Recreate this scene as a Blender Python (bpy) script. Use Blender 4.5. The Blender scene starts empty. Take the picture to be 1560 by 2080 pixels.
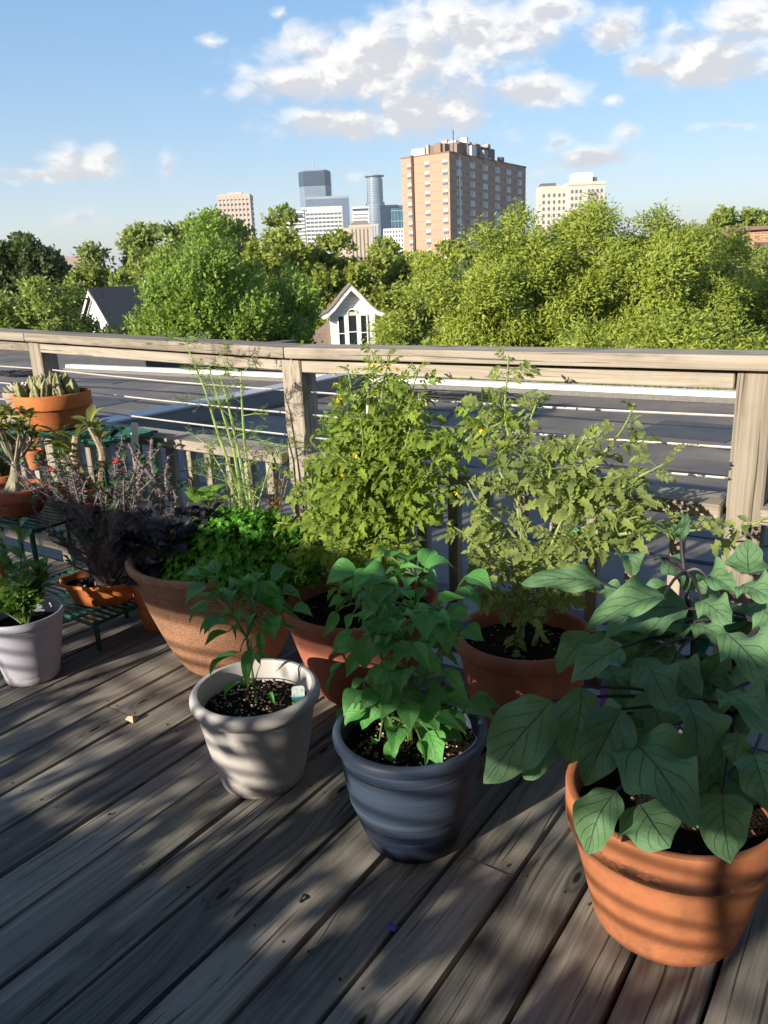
import bpy, bmesh, math, random
import numpy as np
from mathutils import Vector, Matrix

random.seed(11)
rng = np.random.default_rng(11)
S = bpy.context.scene
COL = S.collection
PI = math.pi
R = math.radians

# ------------------------------------------------------------------ camera
H = 1.292
AZ, PITCH, ROLL = 0.613, 0.2885, 0.0435
cr, sr, cp, sp = math.cos(ROLL), math.sin(ROLL), math.cos(PITCH), math.sin(PITCH)
Xh = Vector((math.cos(AZ), math.sin(AZ), 0)); Fh = Vector((-math.sin(AZ), math.cos(AZ), 0)); Zu = Vector((0, 0, 1))
Fw = Fh * cp - Zu * sp; Up0 = Fh * sp + Zu * cp
Rt = Xh * cr - Up0 * sr; Up = Xh * sr + Up0 * cr
cam_d = bpy.data.cameras.new('camera')
cam = bpy.data.objects.new('camera', cam_d); COL.objects.link(cam)
cam_d.sensor_fit = 'VERTICAL'; cam_d.sensor_height = 26.0; cam_d.lens = 26.0 * 1600 / 2080
cam_d.clip_start = 0.05; cam_d.clip_end = 30000
cam.matrix_world = Matrix(((Rt.x, Up.x, -Fw.x, 0), (Rt.y, Up.y, -Fw.y, 0), (Rt.z, Up.z, -Fw.z, H), (0, 0, 0, 1)))
S.camera = cam

# ------------------------------------------------------------------ light
SUN_AZ, SUN_EL = R(193), R(19.5)          # clockwise from +Y
sun_dir = Vector((math.sin(SUN_AZ) * math.cos(SUN_EL), math.cos(SUN_AZ) * math.cos(SUN_EL), math.sin(SUN_EL)))
sl = bpy.data.lights.new('sun', 'SUN'); sl.energy = 5.0; sl.angle = R(0.53); sl.color = (1.0, 0.89, 0.72)
sun = bpy.data.objects.new('sun', sl); COL.objects.link(sun)
sun.rotation_euler = sun_dir.to_track_quat('Z', 'Y').to_euler(); sun.location = (0, -20, 20)
S.view_settings.view_transform = 'Standard'; S.view_settings.look = 'None'
S.view_settings.exposure = 0.85; S.view_settings.gamma = 1.0; S.view_settings.use_curve_mapping = False
SKY_STRENGTH = 0.105
CLOUD_WHITE, CLOUD_GREY = 6.0, 4.1

# ------------------------------------------------------------------ node helpers
class NT:
    def __init__(s, nt): s.nt = nt; s.nt.nodes.clear()
    def n(s, t, **kw):
        nd = s.nt.nodes.new(t)
        for k, v in kw.items(): setattr(nd, k, v)
        return nd
    def put(s, sock, v):
        if hasattr(v, 'links') or hasattr(v, 'is_linked'): s.nt.links.new(v, sock)
        else: sock.default_value = v
    def math(s, op, a, b=None, c=None, clamp=False):
        nd = s.n('ShaderNodeMath', operation=op, use_clamp=clamp)
        for i, v in enumerate((a, b, c)):
            if v is not None: s.put(nd.inputs[i], v)
        return nd.outputs[0]
    def vm(s, op, a, b=None, scale=None):
        nd = s.n('ShaderNodeVectorMath', operation=op)
        s.put(nd.inputs[0], a)
        if b is not None: s.put(nd.inputs[1], b)
        if scale is not None: s.put(nd.inputs['Scale'], scale)
        return nd.outputs['Value'] if op in ('LENGTH', 'DOT_PRODUCT', 'DISTANCE') else nd.outputs[0]
    def noise(s, vec, scale=5, detail=4, rough=.55, dist=0, out='Fac', dim='3D'):
        nd = s.n('ShaderNodeTexNoise', noise_dimensions=dim)
        s.put(nd.inputs['Vector'], vec); nd.inputs['Scale'].default_value = scale; nd.inputs['Detail'].default_value = detail
        nd.inputs['Roughness'].default_value = rough; nd.inputs['Distortion'].default_value = dist
        return nd.outputs[out]
    def vor(s, vec, scale=5, feature='F1', out='Distance', rnd=1.0, dim='3D'):
        nd = s.n('ShaderNodeTexVoronoi', feature=feature, voronoi_dimensions=dim)
        s.put(nd.inputs['Vector'], vec); nd.inputs['Scale'].default_value = scale; nd.inputs['Randomness'].default_value = rnd
        return nd.outputs[out]
    def ramp(s, fac, stops, interp='LINEAR'):
        nd = s.n('ShaderNodeValToRGB'); cr_ = nd.color_ramp; cr_.interpolation = interp
        while len(cr_.elements) > 1: cr_.elements.remove(cr_.elements[-1])
        for i, (p, c) in enumerate(stops):
            e = cr_.elements[0] if i == 0 else cr_.elements.new(p)
            e.position = p; e.color = (*c, 1) if len(c) == 3 else c
        s.put(nd.inputs[0], fac); return nd.outputs[0]
    def mix(s, f, a, b, mode='MIX'):
        nd = s.n('ShaderNodeMix', data_type='RGBA', blend_type=mode)
        s.put(nd.inputs[0], f)
        for sock, v in ((nd.inputs[6], a), (nd.inputs[7], b)):
            s.put(sock, v if not isinstance(v, tuple) or len(v) == 4 else (*v, 1))
        return nd.outputs[2]
    def mapr(s, v, a, b, c=0.0, d=1.0, smooth=True):
        nd = s.n('ShaderNodeMapRange', interpolation_type='SMOOTHSTEP' if smooth else 'LINEAR')
        s.put(nd.inputs[0], v)
        for i, q in enumerate((a, b, c, d)): s.put(nd.inputs[i + 1], q)
        return nd.outputs[0]
    def comb(s, x, y, z):
        nd = s.n('ShaderNodeCombineXYZ')
        for i, v in enumerate((x, y, z)): s.put(nd.inputs[i], v)
        return nd.outputs[0]
    def sep(s, v):
        nd = s.n('ShaderNodeSeparateXYZ'); s.put(nd.inputs[0], v); return nd.outputs
    def bump(s, h, strength=.3, dist=.01):
        nd = s.n('ShaderNodeBump'); nd.inputs['Strength'].default_value = strength; nd.inputs['Distance'].default_value = dist
        s.put(nd.inputs['Height'], h); return nd.outputs[0]

# ------------------------------------------------------------------ world: sky and clouds
CLOUDS = [(0.0109, 0.2327, 0.162, 0.0506), (0.1174, 0.2631, 0.135, 0.054), (0.211, 0.2799, 0.0608, 0.027), (-0.0625, 0.2205, 0.081, 0.0304), (-0.1342, 0.2334, 0.027, 0.0108), (-0.0258, 0.1758, 0.1013, 0.0304), (0.0768, 0.1872, 0.1148, 0.0419), (0.19, 0.198, 0.0743, 0.027), (0.278, 0.256, 0.0506, 0.0284), (0.3911, 0.2254, 0.1215, 0.0405), (0.4332, 0.2559, 0.0608, 0.0506), (0.3299, 0.2203, 0.054, 0.0203), (0.2222, 0.1451, 0.0189, 0.0135), (0.2631, 0.1239, 0.0608, 0.0176), (0.3024, 0.1487, 0.0304, 0.0149), (-0.3319, 0.1435, 0.0675, 0.023), (-0.368, 0.1333, 0.0743, 0.0108), (-0.2351, 0.137, 0.0135, 0.0176), (-0.1672, 0.2653, 0.0189, 0.0095), (-0.0962, 0.2882, 0.0108, 0.0074), (-0.3436, 0.0847, 0.0419, 0.0108), (-0.0175, 0.1165, 0.0216, 0.0074), (0.411, 0.1517, 0.0405, 0.0068), (0.2809, 0.1827, 0.0149, 0.0068), (0.3864, 0.175, 0.0149, 0.0068), (-0.1495, 0.3585, 0.135, 0.0405), (0.1988, 0.3593, 0.1755, 0.0473)]
wd = bpy.data.worlds.new('World'); S.world = wd; wd.use_nodes = True
g = NT(wd.node_tree)
tc = g.n('ShaderNodeTexCoord').outputs['Generated']
dirv = g.vm('NORMALIZE', tc)
fz = g.vm('DOT_PRODUCT', dirv, tuple(Fh)); fx = g.vm('DOT_PRODUCT', dirv, tuple(Xh)); dz = g.sep(dirv)[2]
fzc = g.math('MAXIMUM', fz, 0.05)
uu = g.math('DIVIDE', fx, fzc); vv = g.math('DIVIDE', dz, fzc)
uv0 = g.comb(uu, vv, 0.0)
warp = g.noise(g.vm('MULTIPLY', uv0, (9, 15, 1)), 1, 4, .6, out='Color')
uvw = g.vm('ADD', uv0, g.vm('MULTIPLY', g.vm('SUBTRACT', warp, (.5, .5, .5)), (.05, .022, 0)))
mask = None; low = None
for (cu, cv, a, b) in CLOUDS:
    a *= 1.04; b *= 1.0
    q = g.vm('MULTIPLY', g.vm('SUBTRACT', uvw, (cu, cv, 0)), (1 / a, 1 / b, 0))
    m = g.math('SUBTRACT', 1.0, g.vm('LENGTH', q))
    if a * b < 0.0006: m = g.math('ADD', g.math('MULTIPLY', m, .55), -.04)
    mask = m if mask is None else g.math('SMOOTH_MAX', mask, m, .25)
    vloc = g.math('MULTIPLY', g.sep(q)[1], g.math('MAXIMUM', g.math('ADD', m, .35), 0.0))
    low = vloc if low is None else g.math('ADD', low, vloc)
front = g.mapr(fz, .45, .7)
gen = g.mapr(g.noise(g.vm('MULTIPLY', dirv, (2.2, 2.2, 6)), 1, 3, .5), .5, .8, -.8, .7, False)
mask = g.math('ADD', g.math('MULTIPLY', mask, front), g.math('MULTIPLY', gen, g.math('SUBTRACT', 1.0, front)))
def puff(off):
    p = g.vm('ADD', uvw, off)
    n1 = g.noise(g.vm('MULTIPLY', p, (19, 30, 1)), 1, 8, .60)
    n2 = g.vor(g.vm('MULTIPLY', p, (24, 36, 1)), 1, 'SMOOTH_F1')
    return g.math('SUBTRACT', n1, g.math('MULTIPLY', n2, .42))
pf = puff((0, 0, 0)); pf2 = puff((-.010, .012, 0))
dens = g.math('ADD', mask, g.math('MULTIPLY', g.math('SUBTRACT', pf, .3), 1.5))
alpha = g.mapr(dens, -.06, .78)
lit = g.math('ADD', g.math('MULTIPLY', g.math('SUBTRACT', pf, pf2), 3.6), g.math('MULTIPLY', low, .8))
lit = g.math('ADD', lit, g.mapr(dens, .9, .2, -.15, .3, False))
litf = g.mapr(lit, -.25, .42)
sky = g.n('ShaderNodeTexSky', sky_type='NISHITA'); sky.sun_disc = False
sky.sun_elevation = SUN_EL; sky.sun_rotation = SUN_AZ; sky.altitude = 250; sky.air_density = 1.0; sky.dust_density = 1.2; sky.ozone_density = 2.0
ccol = g.mix(litf, (CLOUD_GREY * .97, CLOUD_GREY * .97, CLOUD_GREY * 1.01), (CLOUD_WHITE, CLOUD_WHITE * .97, CLOUD_WHITE * .93))
gm = g.n('ShaderNodeGamma'); g.put(gm.inputs[0], sky.outputs[0]); gm.inputs[1].default_value = .55
hs = g.n('ShaderNodeHueSaturation'); g.put(hs.inputs['Color'], gm.outputs[0]); hs.inputs['Saturation'].default_value = 1.75; hs.inputs['Value'].default_value = 2.15
skc = g.mix(1.0, hs.outputs[0], (1.05, .965, 1.0), 'MULTIPLY')
fin = g.mix(g.math('MULTIPLY', alpha, .96), skc, ccol)
bg = g.n('ShaderNodeBackground'); g.put(bg.inputs[0], fin); bg.inputs[1].default_value = SKY_STRENGTH
out = g.n('ShaderNodeOutputWorld'); g.nt.links.new(bg.outputs[0], out.inputs[0])

# ------------------------------------------------------------------ object helpers
def tag(o, label=None, cat=None, group=None, kind=None):
    if label: o['label'] = label
    if cat: o['category'] = cat
    if group: o['group'] = group
    if kind: o['kind'] = kind
    return o
def link(o, parent=None):
    COL.objects.link(o)
    if parent is not None: o.parent = parent
    return o
def empty(name, loc=(0, 0, 0), rz=0.0):
    o = bpy.data.objects.new(name, None); o.empty_display_size = .1
    o.location = loc; o.rotation_euler = (0, 0, rz); return link(o)
def inst(name, mesh, parent=None, mat=None, loc=None):
    o = bpy.data.objects.new(name, mesh)
    if mat is not None: o.matrix_local = mat
    if loc is not None: o.location = loc
    link(o, parent)
    if mat is not None: o.matrix_local = mat
    return o
class MB:
    """collects shapes into ONE mesh"""
    def __init__(s): s.v = []; s.f = []; s.uv = None
    def add(s, v, f):
        b = len(s.v); s.v += [tuple(p) for p in v]; s.f += [tuple(i + b for i in q) for q in f]; return s
    def box(s, c, d, rz=0.0, M=None):
        x, y, z = d[0] / 2, d[1] / 2, d[2] / 2
        vs = [Vector((i * x, j * y, k * z)) for k in (-1, 1) for j in (-1, 1) for i in (-1, 1)]
        T = Matrix.Translation(c) @ Matrix.Rotation(rz, 4, 'Z') if M is None else M
        return s.add([T @ p for p in vs], [(0, 2, 3, 1), (4, 5, 7, 6), (0, 1, 5, 4), (2, 6, 7, 3), (0, 4, 6, 2), (1, 3, 7, 5)])
    def prism(s, poly, z0, z1):
        n = len(poly)
        return s.add([(x, y, z0) for x, y in poly] + [(x, y, z1) for x, y in poly],
                     [tuple(range(n))[::-1], tuple(range(n, 2 * n))] + [(i, (i + 1) % n, n + (i + 1) % n, n + i) for i in range(n)])
    def lathe(s, prof, seg=48, c=(0, 0, 0), close=False, rfn=None):
        vs = []
        for (r, z) in prof:
            for k in range(seg):
                a = 2 * PI * k / seg; rr = r * (rfn(a, z) if rfn else 1)
                vs.append((c[0] + rr * math.cos(a), c[1] + rr * math.sin(a), c[2] + z))
        fs = [(i * seg + k, i * seg + (k + 1) % seg, (i + 1) * seg + (k + 1) % seg, (i + 1) * seg + k) for i in range(len(prof) - 1) for k in range(seg)]
        if close: fs += [tuple(range(seg))[::-1], tuple((len(prof) - 1) * seg + k for k in range(seg))]
        return s.add(vs, fs)
    def tube(s, pts, rad, seg=6, cap=True):
        pts = [Vector(p) for p in pts]; n = len(pts)
        if not hasattr(rad, '__len__'): rad = [rad] * n
        vs = []; prev = None
        for i, p in enumerate(pts):
            t = (pts[min(i + 1, n - 1)] - pts[max(i - 1, 0)])
            t = t.normalized() if t.length > 1e-9 else Vector((0, 0, 1))
            a = prev if prev is not None else (Vector((1, 0, 0)) if abs(t.x) < .8 else Vector((0, 1, 0)))
            u = (a - t * a.dot(t)); u = u.normalized() if u.length > 1e-6 else t.orthogonal().normalized()
            prev = u; w = t.cross(u)
            for k in range(seg):
                q = 2 * PI * k / seg; vs.append(p + (u * math.cos(q) + w * math.sin(q)) * rad[i])
        fs = [(i * seg + k, i * seg + (k + 1) % seg, (i + 1) * seg + (k + 1) % seg, (i + 1) * seg + k) for i in range(n - 1) for k in range(seg)]
        if cap: fs += [tuple(range(seg))[::-1], tuple((n - 1) * seg + k for k in range(seg))]
        return s.add(vs, fs)
    def mesh(s, name, mat, smooth=True, angle=None):
        me = bpy.data.meshes.new(name); me.from_pydata(s.v, [], s.f); me.update()
        if mat: me.materials.append(mat)
        if smooth:
            me.polygons.foreach_set('use_smooth', [True] * len(me.polygons))
            if angle is not None: me.set_sharp_from_angle(angle=angle)
        return me
    def build(s, name, mat, parent=None, smooth=False, loc=None, angle=R(40)):
        return inst(name, s.mesh(name, mat, smooth, angle), parent, loc=loc)
def bevel_mesh(me, w=.003, seg=1):
    bm = bmesh.new(); bm.from_mesh(me)
    bmesh.ops.bevel(bm, geom=bm.edges[:], offset=w, segments=seg, affect='EDGES', profile=.6)
    bm.to_mesh(me); bm.free(); return me
def quads_mesh(name, V, mat, smooth=False, nper=4):
    """V: (n, nper, 3) array, one face each"""
    n = V.shape[0]
    me = bpy.data.meshes.new(name)
    me.vertices.add(n * nper); me.vertices.foreach_set('co', V.reshape(-1).astype(np.float32))
    me.loops.add(n * nper); me.loops.foreach_set('vertex_index', np.arange(n * nper, dtype=np.int32))
    me.polygons.add(n); me.polygons.foreach_set('loop_start', np.arange(0, n * nper, nper, dtype=np.int32))
    me.update(calc_edges=True); me.validate()
    if mat: me.materials.append(mat)
    return me
def basis(pos, d, nrm, L=1.0, wx=1.0, wz=1.0):
    y = Vector(d).normalized(); n = Vector(nrm)
    z = n - y * n.dot(y)
    z = z.normalized() if z.length > 1e-5 else y.orthogonal().normalized()
    x = y.cross(z)
    M = Matrix((( x.x * L * wx, y.x * L, z.x * L * wz, pos[0]), (x.y * L * wx, y.y * L, z.y * L * wz, pos[1]), (x.z * L * wx, y.z * L, z.z * L * wz, pos[2]), (0, 0, 0, 1)))
    return M
def nrmv(a): return a / np.maximum(np.linalg.norm(a, axis=-1, keepdims=True), 1e-9)

# ------------------------------------------------------------------ materials
def mat(name):
    m = bpy.data.materials.new(name); m.use_nodes = True; return m, NT(m.node_tree)
def finish(g, col, rough=.6, bump=None, metal=0.0, spec=.4, trans=None, tfac=.3, coat=0.0):
    p = g.n('ShaderNodeBsdfPrincipled')
    g.put(p.inputs['Base Color'], col if not isinstance(col, tuple) else (*col[:3], 1)); g.put(p.inputs['Roughness'], rough)
    p.inputs['Metallic'].default_value = metal; p.inputs['Specular IOR Level'].default_value = spec
    p.inputs['Coat Weight'].default_value = coat
    if bump is not None: g.put(p.inputs['Normal'], bump)
    o = g.n('ShaderNodeOutputMaterial'); sh = p.outputs[0]
    if trans is not None:
        t = g.n('ShaderNodeBsdfTranslucent'); g.put(t.inputs[0], trans if not isinstance(trans, tuple) else (*trans[:3], 1))
        if bump is not None: g.put(t.inputs['Normal'], bump)
        mx = g.n('ShaderNodeMixShader'); g.put(mx.inputs[0], tfac); g.nt.links.new(sh, mx.inputs[1]); g.nt.links.new(t.outputs[0], mx.inputs[2]); sh = mx.outputs[0]
    g.nt.links.new(sh, o.inputs[0])
def plain(name, col, rough=.6, metal=0.0, noise=.15, scale=20, bump=0.0, spec=.4, coat=0.0):
    m, g = mat(name); o = g.n('ShaderNodeTexCoord').outputs['Object']
    n = g.noise(o, scale, 5, .6)
    c = g.mix(g.mapr(n, .3, .7), tuple(v * (1 - noise) for v in col), tuple(min(1, v * (1 + noise)) for v in col))
    finish(g, c, rough, g.bump(n, bump, .005) if bump else None, metal, spec, coat=coat); return m

def wood(name, dark, mid, light, grain=1.0, knots=True, stain=.5, blotch=.5):
    """weathered boards; grain runs along local Y"""
    m, g = mat(name)
    ob = g.n('ShaderNodeTexCoord').outputs['Object']; oi = g.n('ShaderNodeObjectInfo')
    rnd = oi.outputs['Random']
    sh = g.comb(g.math('MULTIPLY', rnd, 31.7), g.math('MULTIPLY', rnd, 91.3), g.math('MULTIPLY', rnd, 17.1))
    v = g.vm('ADD', ob, sh)
    # knots push the grain sideways
    kv = g.vm('MULTIPLY', v, (5.5, 1.7, .01))
    kd = g.vor(kv, 1.0, 'F1', 'Distance', 1.0, '2D'); kc = g.sep(g.vor(kv, 1.0, 'F1', 'Color', 1.0, '2D'))[0]
    kon = g.math('GREATER_THAN', kc, .50)
    push = g.math('MULTIPLY', g.mapr(kd, .45, .02, 0, .55), kon)
    wv = g.noise(g.vm('MULTIPLY', v, (2.5, .9, 2.5)), 1, 3, .5, out='Color')
    v2 = g.vm('ADD', v, g.vm('MULTIPLY', g.vm('SUBTRACT', wv, (.5, .5, .5)), (.05, 0, .05)))
    x2 = g.math('ADD', g.sep(v2)[0], g.math('MULTIPLY', push, .05))
    v3 = g.comb(x2, g.sep(v2)[1], g.sep(v2)[2])
    fine = g.noise(g.vm('MULTIPLY', v3, (150, 2.2, 150)), 1, 6, .7)
    med = g.noise(g.vm('MULTIPLY', v3, (38, .8, 38)), 1, 4, .6)
    broad = g.noise(g.vm('MULTIPLY', v3, (9, .5, 9)), 1, 3, .5)
    f = g.math('ADD', g.math('MULTIPLY', fine, .45), g.math('ADD', g.math('MULTIPLY', med, .42), g.math('MULTIPLY', broad, .25)))
    f = g.math('ADD', f, g.math('MULTIPLY', g.math('SUBTRACT', rnd, .5), .20))
    c = g.ramp(f, [(.30, dark), (.5, mid), (.76, light)])
    crack = g.mapr(g.noise(g.vm('MULTIPLY', v3, (95, 1.0, 95)), 1, 3, .6), .33, .40)   # 0 in a check
    c = g.mix(g.math('MULTIPLY', g.math('SUBTRACT', 1.0, crack), .75), c, tuple(d * .35 for d in dark))
    bl = g.noise(g.vm('MULTIPLY', v, (7, 3, 7)), 1, 4, .6)
    c = g.mix(g.math('MULTIPLY', g.mapr(bl, .52, .75), blotch), c, tuple(d * .8 for d in dark))
    wp = g.n('ShaderNodeNewGeometry').outputs['Position']
    st = g.noise(wp, 1.7, 5, .65)
    c = g.mix(g.math('MULTIPLY', g.mapr(st, .55, .72), stain), c, (.075, .072, .045))
    hgt = g.math('ADD', g.math('MULTIPLY', fine, .6), g.math('MULTIPLY', crack, .8))
    if knots:
        ring = g.math('SINE', g.math('MULTIPLY', g.math('ADD', kd, g.math('MULTIPLY', fine, .04)), 105.0))
        kf = g.math('MULTIPLY', g.mapr(kd, .13, .07), kon)
        kcol = g.mix(g.mapr(ring, -1, 1), tuple(d * .75 for d in dark), tuple(d * .62 for d in mid))
        c = g.mix(g.math('MULTIPLY', kf, .62), c, kcol)
        c = g.mix(g.math('MULTIPLY', g.mapr(kd, .045, .02), kon), c, (.012, .01, .008))
        hgt = g.math('SUBTRACT', hgt, g.math('MULTIPLY', kf, .3))
    finish(g, c, g.mapr(fine, .2, .8, .7, .95), g.bump(hgt, .55 * grain, .004), spec=.25)
    return m
WOOD_DECK = wood('weathered deck wood', (.032, .032, .034), (.145, .138, .128), (.36, .335, .29), 1.0, True, .5, .6)
WOOD_RAIL = wood('weathered rail wood', (.085, .074, .062), (.275, .24, .20), (.47, .42, .36), 1.2, True, .2, .55)
WOOD_FENCE = wood('fence wood', (.10, .08, .06), (.22, .18, .14), (.33, .28, .22), .8)

def terracotta(name, base, stain=.3, white=.2, rimstain=None, speck=0.0):
    m, g = mat(name); o = g.n('ShaderNodeTexCoord').outputs['Object']
    n = g.noise(o, 9, 6, .65); n2 = g.noise(o, 60, 4, .6); z = g.sep(o)[2]
    c = g.mix(g.mapr(n, .3, .7), tuple(v * (.78 if white else .93) for v in base), tuple(min(1, v * (1.15 if white else 1.05)) for v in base))
    c = g.mix(g.math('MULTIPLY', g.mapr(n2, .35, .75), .25 if white else .08), c, tuple(v * .7 for v in base))
    wn = g.noise(g.vm('MULTIPLY', o, (7, 7, 2.5)), 1, 6, .7)
    c = g.mix(g.math('MULTIPLY', g.mapr(wn, .56, .74), white), c, (.55, .42, .36))
    if rimstain:
        z0, z1 = rimstain
        sn = g.noise(g.vm('MULTIPLY', o, (1, 1, 2.2)), 22, 9, .78)
        ln = g.noise(g.vm('MULTIPLY', o, (1, 1, .25)), 5, 4, .6)
        band = g.math('MULTIPLY', g.mapr(z, z0 - .012, z0 + .012), g.mapr(z, z1, z1 - .03))
        sm = g.math('MULTIPLY', band, g.mapr(g.math('ADD', sn, g.math('MULTIPLY', g.math('SUBTRACT', ln, .5), .7)), .40, .50))
        c = g.mix(g.math('MULTIPLY', sm, .88), c, (.05, .024, .018))
        drip = g.mapr(g.noise(g.vm('MULTIPLY', o, (16, 16, .8)), 1, 4, .6), .60, .75)
        c = g.mix(g.math('MULTIPLY', drip, .25), c, (.16, .07, .04))
    sp_ = g.math('MULTIPLY', g.mapr(z, .11, .0), g.mapr(g.noise(o, 30, 6, .75), .46, .62)); c = g.mix(g.math('MULTIPLY', sp_, .45), c, (.11, .075, .05))
    if speck:
        sv = g.vor(o, 170); c = g.mix(g.math('MULTIPLY', g.mapr(sv, .42, .2), speck), c, (.05, .03, .022))
        sv2 = g.vor(g.vm('ADD', o, (3, 1, 2)), 230); c = g.mix(g.math('MULTIPLY', g.mapr(sv2, .3, .15), speck * .7), c, (.42, .28, .19))
    finish(g, c, .82 if white else .48, g.bump(g.math('ADD', n2, n), .12 if white else .03, .004), spec=.25 if white else .4); return m
TERRA = terracotta('terracotta', (.45, .165, .075))
TERRA_BIG = terracotta('stained terracotta', (.40, .150, .070), white=.12, rimstain=(.226, .272))
TERRA_PLASTIC = terracotta('terracotta plastic', (.38, .135, .085), white=.1)
TERRA_ORANGE = terracotta('orange terracotta', (.55, .18, .06), white=.06)
TERRA_DARK = terracotta('damp terracotta', (.40, .12, .06), white=.3)
TERRA_GREY = terracotta('greyed terracotta', (.40, .31, .24), white=.4)
BOWL = terracotta('speckled brown resin', (.36, .19, .115), white=.06, speck=.75)
BOWL_RIM = terracotta('worn grey rim resin', (.34, .25, .20), white=.3, speck=.4)
BEIGE = terracotta('warm white plastic', (.47, .45, .45), white=.0)
LAV = terracotta('pale lavender plastic', (.42, .42, .51), white=.0)
def blue_plastic():
    m, g = mat('brushed slate blue plastic'); o = g.n('ShaderNodeTexCoord').outputs['Object']; z = g.sep(o)[2]
    streak = g.noise(g.vm('MULTIPLY', o, (3, 3, 120)), 1, 5, .65); n = g.noise(o, 14, 5, .6)
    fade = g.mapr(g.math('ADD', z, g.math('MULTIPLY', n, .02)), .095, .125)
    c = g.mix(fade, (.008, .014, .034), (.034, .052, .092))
    c = g.mix(g.math('MULTIPLY', g.mapr(streak, .4, .75), .45), c, (.075, .10, .15))
    c = g.mix(g.math('MULTIPLY', g.mapr(n, .55, .75), .35), c, (.02, .024, .045))
    finish(g, c, .5, g.bump(streak, .12, .003), spec=.4); return m
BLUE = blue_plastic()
def soil_mat():
    m, g = mat('potting soil'); o = g.n('ShaderNodeTexCoord').outputs['Object']
    n = g.noise(o, 60, 6, .7); v = g.vor(o, 120)
    c = g.ramp(n, [(.3, (.006, .005, .004)), (.6, (.022, .017, .012)), (.8, (.055, .040, .026))])
    finish(g, c, .95, g.bump(g.math('ADD', n, v), .9, .012), spec=.1); return m
SOIL = soil_mat()
PERLITE = plain('perlite', (.55, .52, .47), .9)
CHIPS = plain('bark chips', (.16, .095, .055), .9)
GRAVEL = plain('grey gravel', (.34, .28, .24), .85, 0, .35, 60)

def leafm(name, col, tcol, tfac=.32, vein=None, vstr=.0, rough=.5, spec=.45, var=.35, nveins=6, edge=None, coat=0.0):
    m, g = mat(name)
    uv = g.n('ShaderNodeTexCoord').outputs['UV']; ob = g.n('ShaderNodeTexCoord').outputs['Object']
    rnd = g.n('ShaderNodeObjectInfo').outputs['Random']; isl = g.n('ShaderNodeNewGeometry').outputs['Random Per Island']
    r = g.math('FRACT', g.math('ADD', rnd, isl))
    n = g.noise(ob, 3.2, 4, .6)
    f = g.math('ADD', g.math('MULTIPLY', r, .65), g.math('MULTIPLY', n, .5))
    lo = tuple(v * (1 - var) for v in col); hi = (min(1, col[0] * (1 + var * 1.35)), min(1, col[1] * (1 + var)), col[2] * (1 + var * .4))
    c = g.mix(g.mapr(f, .25, .9, 0, 1, False), lo, hi)
    bump = None
    if vein:
        s = g.sep(uv); du = g.math('ABSOLUTE', g.math('SUBTRACT', s[0], .5)); t = s[1]
        mid = g.mapr(du, .022, .006)
        ph = g.math('FRACT', g.math('MULTIPLY', g.math('SUBTRACT', t, g.math('MULTIPLY', du, .85)), float(nveins)))
        side = g.mapr(g.math('ABSOLUTE', g.math('SUBTRACT', ph, .5)), .075, .02)
        sv = g.math('MULTIPLY', side, g.mapr(du, .48, .30))
        vn = g.math('MAXIMUM', mid, g.math('MULTIPLY', sv, .62))
        c = g.mix(g.math('MULTIPLY', vn, vstr), c, vein)
        cell = g.noise(g.comb(s[0], s[1], rnd), 18, 4, .65)
        c = g.mix(g.math('MULTIPLY', g.mapr(cell, .35, .7), .22), c, tuple(min(1, v * 1.7 + .02) for v in col))
        hgt = g.math('SUBTRACT', g.math('MULTIPLY', cell, .35), g.math('MULTIPLY', vn, .8))
        bump = g.bump(hgt, .6, .008)
    if edge: c = g.mix(g.mapr(r, .55, .9), c, edge)
    finish(g, c, rough, bump, spec=spec, trans=g.mix(.5, c, tcol) if tcol else None, tfac=tfac, coat=coat)
    return m
L_EGG = leafm('eggplant leaf', (.120, .245, .130), (.28, .54, .07), .32, (.035, .028, .055), .8, .62, .3, .22, 5)
L_PEP = leafm('pepper leaf', (.095, .320, .085), (.30, .64, .06), .30, (.10, .20, .06), .5, .38, .5, .28, 6)
L_PEPS = leafm('young pepper leaf', (.075, .265, .070), (.26, .58, .06), .30, (.09, .18, .05), .4, .42, .45, .3, 6)
L_TOM = leafm('tomato leaf', (.205, .315, .055), (.48, .62, .06), .38, (.18, .27, .08), .35, .6, .3, .38, 5)
L_TOM2 = leafm('hairy tomato leaf', (.220, .300, .100), (.50, .62, .12), .38, (.20, .28, .10), .35, .65, .3, .38, 5)
L_PARS = leafm('parsley leaf', (.095, .310, .030), (.28, .60, .03), .34, None, 0, .5, .35, .45)
L_PBAS = leafm('purple basil leaf', (.022, .017, .032), (.04, .02, .035), .12, (.06, .04, .07), .4, .5, .45, .35, 5)
L_GBAS = leafm('green basil leaf', (.13, .27, .04), (.36, .55, .05), .34, (.16, .28, .06), .4, .42, .45, .2, 5)
L_CIT = leafm('glossy leaf', (.085, .20, .03), (.28, .50, .03), .24, (.12, .2, .05), .4, .2, .6, .4, 6, coat=.3)
L_SUC = leafm('desert rose leaf', (.22, .25, .06), (.44, .48, .07), .3, (.2, .24, .1), .3, .45, .4, .35, 5)
L_THORN = leafm('thorn bush leaf', (.06, .14, .06), (.12, .26, .04), .3, None, 0, .5, .4, .4)
L_FEN = leafm('fennel thread', (.16, .26, .085), (.28, .42, .10), .25, None, 0, .55, .3, .25)
PETAL_Y = plain('yellow petals', (.75, .55, .03), .6, 0, .1)
PETAL_R = plain('red petals', (.65, .06, .05), .6, 0, .1)
STEM_TOM = plain('tomato stem', (.23, .30, .11), .7, 0, .3, 30)
STEM_PEP = plain('pepper stem', (.11, .19, .05), .55, 0, .2, 30)
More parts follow.
